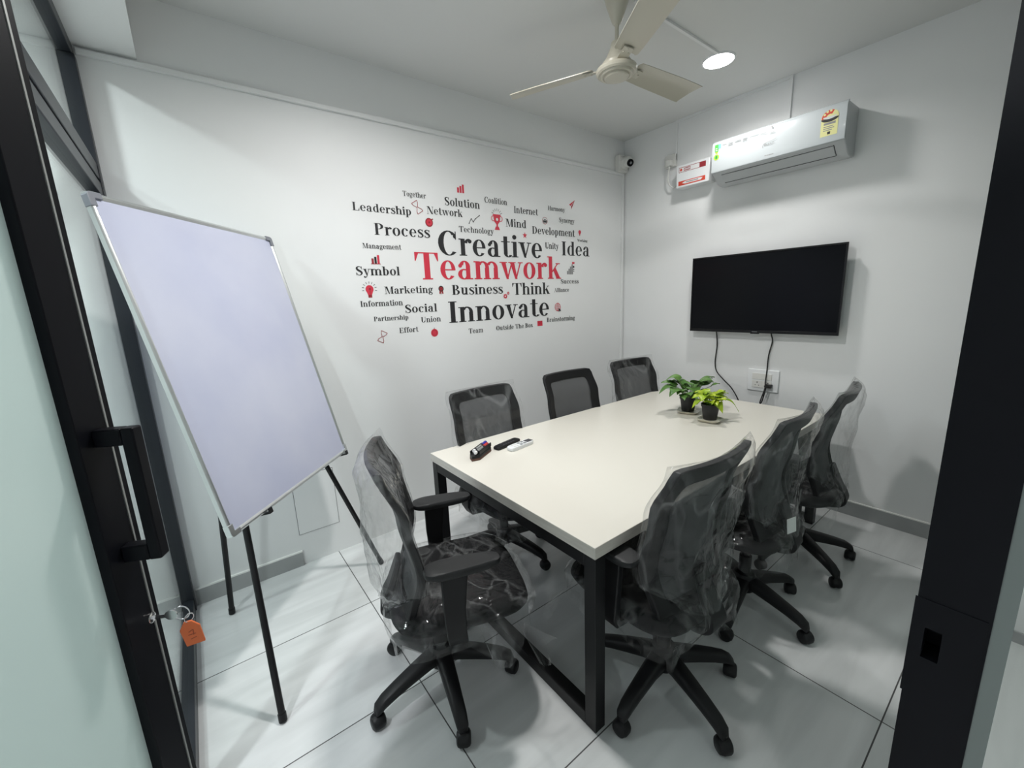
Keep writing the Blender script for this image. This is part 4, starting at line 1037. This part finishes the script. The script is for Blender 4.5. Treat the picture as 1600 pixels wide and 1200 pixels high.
# ------------------------------------------------------------------ voltage stabilizer and its socket
st_ = thing('voltage_stabilizer', 'white wall box with red printed strips left of the air conditioner', 'stabilizer', (XW, 1.885, 2.43))
finish('case', MB().box(-0.095, 0.0, -0.135, 0.135, -0.083, 0.083), M_white, st_, bevel=0.004)
fl = MB(); X_ = -0.0956
def fq(pts, mi): fl.poly([(X_ - 0.00006 * len(fl.f), -u, v) for u, v in pts], mi)
fq(rect(-0.115, 0.028, 0.105, 0.066), 0)
fq(rect(-0.108, 0.034, -0.082, 0.060), 1); fq(rect(-0.112, 0.031, 0.055, 0.0625), 1)
fq(rect(-0.072, 0.036, -0.018, 0.058), 2)
for i in range(5): fq(rect(-0.068 + i * 0.010, 0.041, -0.061 + i * 0.010, 0.053), 3)
fq(disc(-0.096, 0.047, 0.010), 4); fq(rect(0.062, 0.033, 0.100, 0.061), 2)
fq(rect(-0.115, -0.068, 0.105, -0.036), 4)
fq([(-0.085, -0.052), (-0.060, -0.060), (0.070, -0.060), (0.085, -0.046), (0.060, -0.042), (-0.060, -0.042)], 5)
fq(rect(-0.050, -0.054, 0.050, -0.0475), 6)
finish('front_markings', fl, [M_dred, M_stickw, M_dred, M_stickw, M_sred, M_stickw, M_grey], st_, smooth=False, fixn=False)
finish('switch', MB().box(-0.070, -0.040, -0.139, -0.135, 0.040, 0.075), M_ink, st_, smooth=False)
ss = thing('wall_socket', 'white socket with a plug beside the stabilizer', 'socket', (XW, 2.125, 2.59))
finish('back_box', MB().box(-0.030, 0, -0.048, 0.048, -0.048, 0.048), M_white2, ss, bevel=0.003)
pl_ = MB().box(-0.066, -0.030, -0.030, 0.012, -0.044, 0.000)
pl_.tube([(-0.05, -0.009, -0.04), (-0.05, -0.009, -0.06)], 0.008, 10)
tag(finish('plug', pl_, M_white2, bevel=0.004), 'white plug in the socket beside the stabilizer', 'plug')
bpy.data.objects['plug'].location = (XW, 2.125, 2.59)
cb = MB().tube(catmull([(XW - 0.05, 2.116, 2.532), (XW - 0.05, 2.125, 2.46), (XW - 0.045, 2.110, 2.40), (XW - 0.04, 2.075, 2.375), (XW - 0.04, 2.045, 2.39), (XW - 0.04, 2.018, 2.40)], 8), 0.005, 10)
tag(finish('power_cord', cb, M_white2, loc=(XW - 0.045, 2.10, 2.45)), 'white cord looping from the socket to the stabilizer', 'cord')

# ------------------------------------------------------------------ television
tv = thing('television', 'black flat television on the right wall, switched off', 'television', (XW, 1.352, 1.503))
finish('wall_bracket', MB().box(-0.05, -0.002, -0.2, 0.2, -0.15, 0.15), M_steel, tv, smooth=False)
finish('housing', MB().box(-0.078, -0.050, -0.497, 0.497, -0.286, 0.286), M_bezel, tv, bevel=0.004)
bz = MB(); W_, H_ = 0.503, 0.288
bz.box(-0.088, -0.077, -W_, W_, H_ - 0.010, H_).box(-0.088, -0.077, -W_, W_, -H_, -H_ + 0.020)
bz.box(-0.088, -0.077, -W_, -W_ + 0.010, -H_ + 0.020, H_ - 0.010).box(-0.088, -0.077, W_ - 0.010, W_, -H_ + 0.020, H_ - 0.010)
finish('bezel', bz, M_bezel, tv, bevel=0.001)
finish('screen', MB().box(-0.084, -0.078, -W_ + 0.010, W_ - 0.010, -H_ + 0.020, H_ - 0.010), M_screen, tv, smooth=False)
finish('sensor_bar', MB().box(-0.087, -0.078, -0.03, 0.03, -H_ - 0.006, -H_ + 0.001), M_bezel, tv, bevel=0.001)
finish('logo', MB().box(-0.0885, -0.088, -0.018, 0.018, -H_ + 0.007, -H_ + 0.012), M_button, tv, smooth=False)
cb = MB().tube(catmull([(XW - 0.045, 1.665, 1.235), (XW - 0.02, 1.665, 1.20), (XW - 0.012, 1.659, 1.097), (XW - 0.012, 1.667, 0.965), (XW - 0.012, 1.650, 0.887), (XW - 0.012, 1.592, 0.826), (XW - 0.012, 1.52, 0.76), (XW - 0.012, 1.46, 0.66), (XW - 0.012, 1.44, 0.55)], 8), 0.0045, 10)
tag(finish('television_cable', cb, M_cable, loc=(XW - 0.012, 1.65, 0.9)), 'thin black cable hanging from the left part of the television behind the plants', 'cable')
cb = MB().tube(catmull([(XW - 0.045, 1.259, 1.235), (XW - 0.03, 1.259, 1.20), (XW - 0.014, 1.255, 1.15), (XW - 0.014, 1.272, 1.049), (XW - 0.018, 1.274, 0.93), (XW - 0.034, 1.272, 0.86), (XW - 0.046, 1.268, 0.80), (XW - 0.040, 1.290, 0.72), (XW - 0.040, 1.296, 0.685), (XW - 0.044, 1.282, 0.70), (XW - 0.056, 1.262, 0.78), (XW - 0.056, 1.256, 0.815)], 8), 0.0045, 10)
tag(finish('television_cable', cb, M_cable, loc=(XW - 0.03, 1.27, 0.95)), 'black power cable running from the television down to the wall socket plate', 'cable')
so = thing('socket_plate', 'wide white switch and socket plate on the wall below the television', 'socket', (XW, 1.300, 0.855))
finish('plate', MB().box(-0.014, 0, -0.108, 0.108, -0.083, 0.083), M_white, so, bevel=0.004)
md = MB().box(-0.019, -0.014, -0.062, 0.072, 0.006, 0.052).box(-0.019, -0.014, -0.062, 0.072, -0.056, -0.004)
finish('module', md, M_white2, so, bevel=0.001)
hl = MB()
for yc in (0.035, -0.04):
    for dy, dz, rr in ((0, 0.014, 0.0045), (-0.012, -0.008, 0.0035), (0.012, -0.008, 0.0035)):
        hl.poly([(-0.0192, yc + dy + rr * cos(2 * pi * i / 12), -0.030 + dz + rr * sin(2 * pi * i / 12)) for i in range(12)])
finish('pin_holes', hl, M_ink, so, smooth=False)
pg = MB().box(-0.048, -0.0195, -0.022, 0.022, -0.012, 0.012)
pg.tube([(-0.033, 0.0, 0.0), (-0.040, 0.028, -0.004)], [0.009, 0.006], 10)
tag(finish('plug', pg, M_cable, bevel=0.004, loc=(0, 0, 0)), 'black plug in the socket plate below the television', 'plug').location = (XW, 1.249, 0.822)

# ------------------------------------------------------------------ security camera in the corner
sc_ = thing('security_camera', 'small white security camera on a junction box in the corner', 'camera', (3.285, YW, 2.690))
finish('junction_box', MB().box(-0.062, 0.062, -0.055, 0.0, -0.080, 0.058), M_white2, sc_, bevel=0.008)
mb = MB(); loops = []
ctr = Vector((0.0, -0.095, -0.010))
for i in range(11):
    a = lerp(-pi / 2 + 0.05, pi / 2 - 0.05, i / 10)
    loops.append([ctr + Vector((0.046 * cos(a) * cos(2 * pi * j / 24), 0.046 * cos(a) * sin(2 * pi * j / 24), 0.046 * sin(a))) for j in range(24)])
mb.loft(loops); finish('turret', mb, M_white2, sc_)
mb = MB(); mb.lathe([(0.052, 0.0), (0.052, 0.020), (0.044, 0.030)], n=28)
mb.v = [(x, -z - 0.052, y - 0.010) for x, y, z in mb.v]; finish('collar', mb, M_white2, sc_)
vd = Vector((-0.25, -0.75, -0.35)).normalized(); ux = vd.cross(Vector((0, 0, 1))).normalized(); uz = ux.cross(vd)
mb = MB().loft([[ctr + vd * q + (ux * cos(2 * pi * j / 24) + uz * sin(2 * pi * j / 24)) * r_ for j in range(24)] for q, r_ in ((0.030, 0.030), (0.048, 0.029), (0.050, 0.026))])
finish('lens_window', mb, M_screen, sc_)
mb = MB().loft([[ctr + vd * q + (ux * cos(2 * pi * j / 24) + uz * sin(2 * pi * j / 24)) * r_ for j in range(24)] for q, r_ in ((0.0505, 0.011), (0.0515, 0.010))])
finish('lens', mb, M_button, sc_)

# ------------------------------------------------------------------ ceiling fan (at rest)
fn_ = thing('ceiling_fan', 'cream three blade ceiling fan hanging above the table', 'ceiling fan', (1.80, 1.45, 2.55))
finish('canopy', MB().lathe([(0.012, ZC - 2.55 - 0.115), (0.022, ZC - 2.55 - 0.105), (0.050, ZC - 2.55 - 0.03), (0.058, ZC - 2.55 - 0.001)], n=32), M_fan, fn_)
finish('down_rod', MB().tube([(0, 0, 0.13), (0, 0, ZC - 2.55 - 0.10)], 0.0095, 14), M_fan, fn_)
finish('rod_cup', MB().lathe([(0.055, 0.072), (0.050, 0.085), (0.032, 0.125), (0.026, 0.150), (0.016, 0.155)], n=32), M_fan, fn_)
finish('motor', MB().lathe([(0.020, -0.004), (0.052, -0.002), (0.058, 0.002), (0.060, 0.009), (0.067, 0.006), (0.074, 0.008), (0.078, 0.016), (0.086, 0.014), (0.094, 0.020), (0.097, 0.030), (0.094, 0.038), (0.080, 0.042), (0.072, 0.044), (0.072, 0.058), (0.060, 0.074)], n=48), M_fan, fn_, angle=25)
for k, a in enumerate((-5, 117, 238)):
    a = radians(a); d = Vector((cos(a), sin(a), 0)); s = Vector((-sin(a), cos(a), 0)); pt = radians(-15)
    sp_ = s * cos(pt) + Vector((0, 0, 1)) * sin(pt)
    loops = []
    for q, wd, hz in ((0.115, 0.046, 0.052), (0.125, 0.056, 0.052), (0.20, 0.060, 0.050), (0.40, 0.066, 0.046), (0.52, 0.068, 0.042), (0.56, 0.066, 0.041)):
        c = d * q + Vector((0, 0, hz)); lp = []
        skew_ = 0.022 if q > 0.55 else 0
        up_ = [(-1, 0.0), (-0.9, 0.003), (0, 0.007), (0.9, 0.003), (1, 0.0)]
        lp = [c + sp_ * wd * e + d * (skew_ * -e) + Vector((0, 0, h + 0.0015)) for e, h in up_] + [c + sp_ * wd * e + d * (skew_ * -e) + Vector((0, 0, h - 0.0015)) for e, h in reversed(up_)]
        loops.append(lp)
    bl_ = finish('blade', MB().loft(loops), M_fan, fn_)
    br = MB().obox(d * 0.115 + Vector((0, 0, 0.0465)), d, sp_, d.cross(sp_), 0.045, 0.022, 0.002)
    for q, e in ((0.125, 0.012), (0.125, -0.012), (0.150, 0.0)):
        p = d * q + sp_ * e + Vector((0, 0, 0.044))
        br.lathe([(0.004, -0.002), (0.004, 0.002)], c=p, n=10)
    finish('blade_bracket', br, M_fan, fn_)

# ------------------------------------------------------------------ potted plants on saucers
def leaf(mb, base, dirv, L, W, droop, roll, rng):
    d = dirv.normalized(); side = d.cross(Vector((0, 0, 1)))
    if side.length < 1e-3: side = Vector((1, 0, 0))
    side.normalize(); upv = side.cross(d)
    side2 = side * cos(roll) + upv * sin(roll); rows = []
    for i in range(9):
        t = i / 8
        wd = W * (math.sin(pi * min(1, (t * 0.94 + 0.06)) ** 0.66)) ** 0.75 * (1 - 0.1 * t)
        if i == 8: wd = 0.0006
        c = base + d * L * t + Vector((0, 0, -droop * t * t * L)) + upv * 0.12 * L * sin(pi * t)
        nrm = side2.cross(d).normalized()
        rows.append([c + side2 * wd * e + nrm * (0.14 * wd * abs(e) + 0.004 * sin(6 * t + e * 2)) + d * (-0.10 * L * abs(e) * (1 - t) ** 2 if t < 0.35 else 0) for e in (-1, -0.5, 0, 0.5, 1)])
    mb.loft(rows, False, False, False)
def plant(label, loc, rng, lm, specs, pr=0.052, ph=0.098):
    t = thing('potted_plant', label, 'plant', loc, 0, 'potted plants on the table')
    finish('pot', MB().lathe([(pr * 0.72, 0.0), (pr * 0.76, 0.002), (pr * 0.97, ph - 0.016), (pr * 1.05, ph - 0.015), (pr * 1.06, ph), (pr * 0.96, ph), (pr * 0.94, ph - 0.012)], n=32, cap=True), M_pot, t)
    finish('soil', MB().lathe([(0.001, ph - 0.016), (pr * 0.6, ph - 0.013), (pr * 0.93, ph - 0.017)], n=24, cap=False), M_soil, t)
    lf, stm = MB(), MB()
    for a, el, sl, L, W, dr in specs:
        a_ = radians(a); e_ = radians(el)
        d = Vector((cos(a_) * cos(e_), sin(a_) * cos(e_), sin(e_)))
        b0 = Vector((cos(a_) * pr * 0.35, sin(a_) * pr * 0.35, ph - 0.014))
        b1 = b0 + d * sl + Vector((0, 0, 0.015))
        stm.tube(catmull([b0, b0 + (b1 - b0) * 0.5 + Vector((0, 0, 0.012)), b1], 5), 0.0018, 6)
        ld = Vector((cos(a_ + rng.uniform(-.35, .35)), sin(a_ + rng.uniform(-.35, .35)), rng.uniform(0.0, 0.6)))
        leaf(lf, b1, ld, L, W, dr, rng.uniform(-0.35, 0.35), rng)
    finish('stems', stm, M_stem, t)
    fo = finish('foliage', lf, lm, t, fixn=False)
    return t
rng = random.Random(5)
sp1 = []
for i in range(20):
    sp1.append((i * 137.5, (30, 48, 64, 78)[i % 4], rng.uniform(0.05, 0.11), rng.uniform(0.08, 0.105), rng.uniform(0.036, 0.046), rng.uniform(0.0, 0.35)))
sp1 += [(150, 40, 0.10, 0.11, 0.044, 0.5), (170, 30, 0.09, 0.11, 0.046, 0.4), (120, 70, 0.12, 0.11, 0.042, 0.7), (-40, 50, 0.12, 0.07, 0.03, 0.2), (-50, 30, 0.14, 0.06, 0.014, 0.1), (230, 30, 0.05, 0.10, 0.045, 0.6), (265, 35, 0.05, 0.10, 0.044, 0.7)]
plant('dark green heart-leaved potted plant, the left one of the pair on the table', (2.555, 1.440, 0.7505), rng, M_leaf, sp1)
sp2 = []
for i in range(30):
    sp2.append((i * 137.5, (35, 50, 65, 80)[i % 4], rng.uniform(0.02, 0.075), rng.uniform(0.05, 0.07), rng.uniform(0.026, 0.034), rng.uniform(0.0, 0.45)))
sp2 += [(150, 25, 0.04, 0.075, 0.034, 0.9), (240, 20, 0.03, 0.075, 0.035, 1.0), (-40, 20, 0.06, 0.09, 0.010, 0.9)]
plant('bright lime green potted plant, the right one of the pair on the table', (2.470, 1.245, 0.7505), rng, M_leafl, sp2)
def saucer(loc, rz, label):
    mb = MB(); loops = []
    for s_, z in ((0.046, 0.0), (0.052, 0.001), (0.066, 0.015), (0.068, 0.016), (0.066, 0.0165), (0.054, 0.0095), (0.048, 0.0088), (0.02, 0.0088)):
        loops.append(superloop(s_, s_, 0.42, 40, z))
    o = finish('plant_saucer', mb.loft(loops), M_tray); o.location = loc; o.rotation_euler = (0, 0, rz)
    tag(o, label, 'saucer', 'ceramic plant saucers')
saucer((2.545, 1.432, 0.741), 0.35, 'cream square ceramic saucer under the dark green plant')
saucer((2.458, 1.238, 0.741), 0.15, 'cream square ceramic saucer under the lime green plant')

# ------------------------------------------------------------------ eraser holder, markers and remotes on the table
ZT = 0.7402
ez = radians(30)
eh = thing('whiteboard_eraser', 'black whiteboard eraser holding two markers near the table corner', 'eraser', (1.093, 1.748, ZT), ez)
pts = [(-0.095, 0.0), (-0.062, 0.030), (0.070, 0.030), (0.085, 0.018), (0.085, -0.018), (0.070, -0.030), (-0.062, -0.030)]
finish('felt_pad', MB().loft([[(x, y, z) for x, y in pts] for z in (0.0, 0.012)]), M_brown, eh, smooth=False, bevel=0.002)
mb = MB().loft([[(x * s_, y * s_, z) for x, y in pts] for z, s_ in ((0.012, 1.0), (0.026, 0.98), (0.030, 0.90))])
finish('body', mb, M_nylon, eh, bevel=0.003)
rim = MB()
for sgn in (-1, 1):
    rim.box(-0.06, 0.075, sgn * 0.026 - 0.003, sgn * 0.026 + 0.003, 0.028, 0.042 if sgn > 0 else 0.048)
finish('holder_rim', rim, M_nylon, eh, bevel=0.002)
def marker(yo, capm, label, xo=0.005, dz=0.0):
    c, s_ = cos(ez), sin(ez)
    t = thing('whiteboard_marker', label, 'marker', (1.093 + xo * c - yo * s_, 1.748 + xo * s_ + yo * c, ZT + 0.0405 - dz), ez, 'markers on the eraser')
    def cyl(name, x0, x1, r0, r1, m, par):
        mb = MB().loft([[(x, r_ * cos(2 * pi * j / 20), r_ * sin(2 * pi * j / 20)) for j in range(20)] for x, r_ in ((x0, r0 * 0.85), (x0 + 0.002, r0), (x1 - 0.002, r1), (x1, r1 * 0.85))])
        return finish(name, mb, m, par)
    brl = cyl('barrel', -0.050, 0.036, 0.0085, 0.0085, M_ink, t)
    cyl('end_plug', -0.064, -0.050, 0.0088, 0.0088, M_stickw, t)
    cyl('cap', 0.034, 0.078, 0.0095, 0.0098, capm, t)
    lb = MB()
    for i in range(7):
        x = -0.038 + i * 0.008
        for a0 in (30, 62):
            lb.poly([(x + dx, 0.0087 * cos(radians(a0 + 60 + da)), 0.0087 * sin(radians(a0 + 60 + da))) for dx, da in ((0, 0), (0.005, 0), (0.005, 16), (0, 16))])
            lb.poly([(x + dx, 0.0087 * cos(radians(a0 + 90 + da)), 0.0087 * sin(radians(a0 + 90 + da))) for dx, da in ((0, 0), (0.005, 0), (0.005, 12), (0, 12))])
    finish('printed_text', lb, M_paper, brl, smooth=False)
marker(0.0100, M_blue, 'black marker with a blue cap lying on the eraser', 0.010)
marker(-0.0100, M_redcap, 'black marker with a red cap lying on the eraser', -0.012)

def remote(name, label, loc, rz, L, W, H, m, buttons, cat='remote'):
    t = thing(name, label, cat, loc, rz, 'remote controls on the table')
    loops = [superloop(L / 2 * s_, W / 2 * s_ ** 0.5, 0.35, 36, z) for z, s_ in ((0.0, 0.94), (0.003, 0.985), (H * 0.6, 1.0), (H - 0.002, 0.985), (H, 0.95))]
    cs = finish('case', MB().loft(loops), m, t)
    for x, y, hx, hy, mm, nm in buttons:
        mb = MB().box(x - hx, x + hx, y - hy, y + hy, H - 0.001, H + 0.0012)
        finish(nm, mb, mm, t, smooth=False, bevel=0.0006)
    return t
bt = [(0.062, 0.0, 0.022, 0.017, M_darkgrey, 'display')]
for i, x in enumerate((0.022, -0.004)):
    for y in (-0.012, 0.012): bt.append((x, y, 0.009, 0.008, M_button, 'button'))
for x in (-0.032, -0.052):
    for y in (-0.011, 0.011): bt.append((x, y, 0.006, 0.006, M_white2, 'button'))
remote('remote_control', 'white air conditioner remote with grey buttons on the table', (1.322, 1.700, ZT), radians(8), 0.175, 0.052, 0.020, M_white, bt)
bt = [(0.02 * i - 0.04, y, 0.006, 0.005, M_darkgrey, 'button') for i in range(5) for y in (-0.011, 0.011)]
remote('remote_control', 'black television remote lying behind the white remote', (1.285, 1.772, ZT), radians(12), 0.19, 0.048, 0.016, M_nylon, bt)
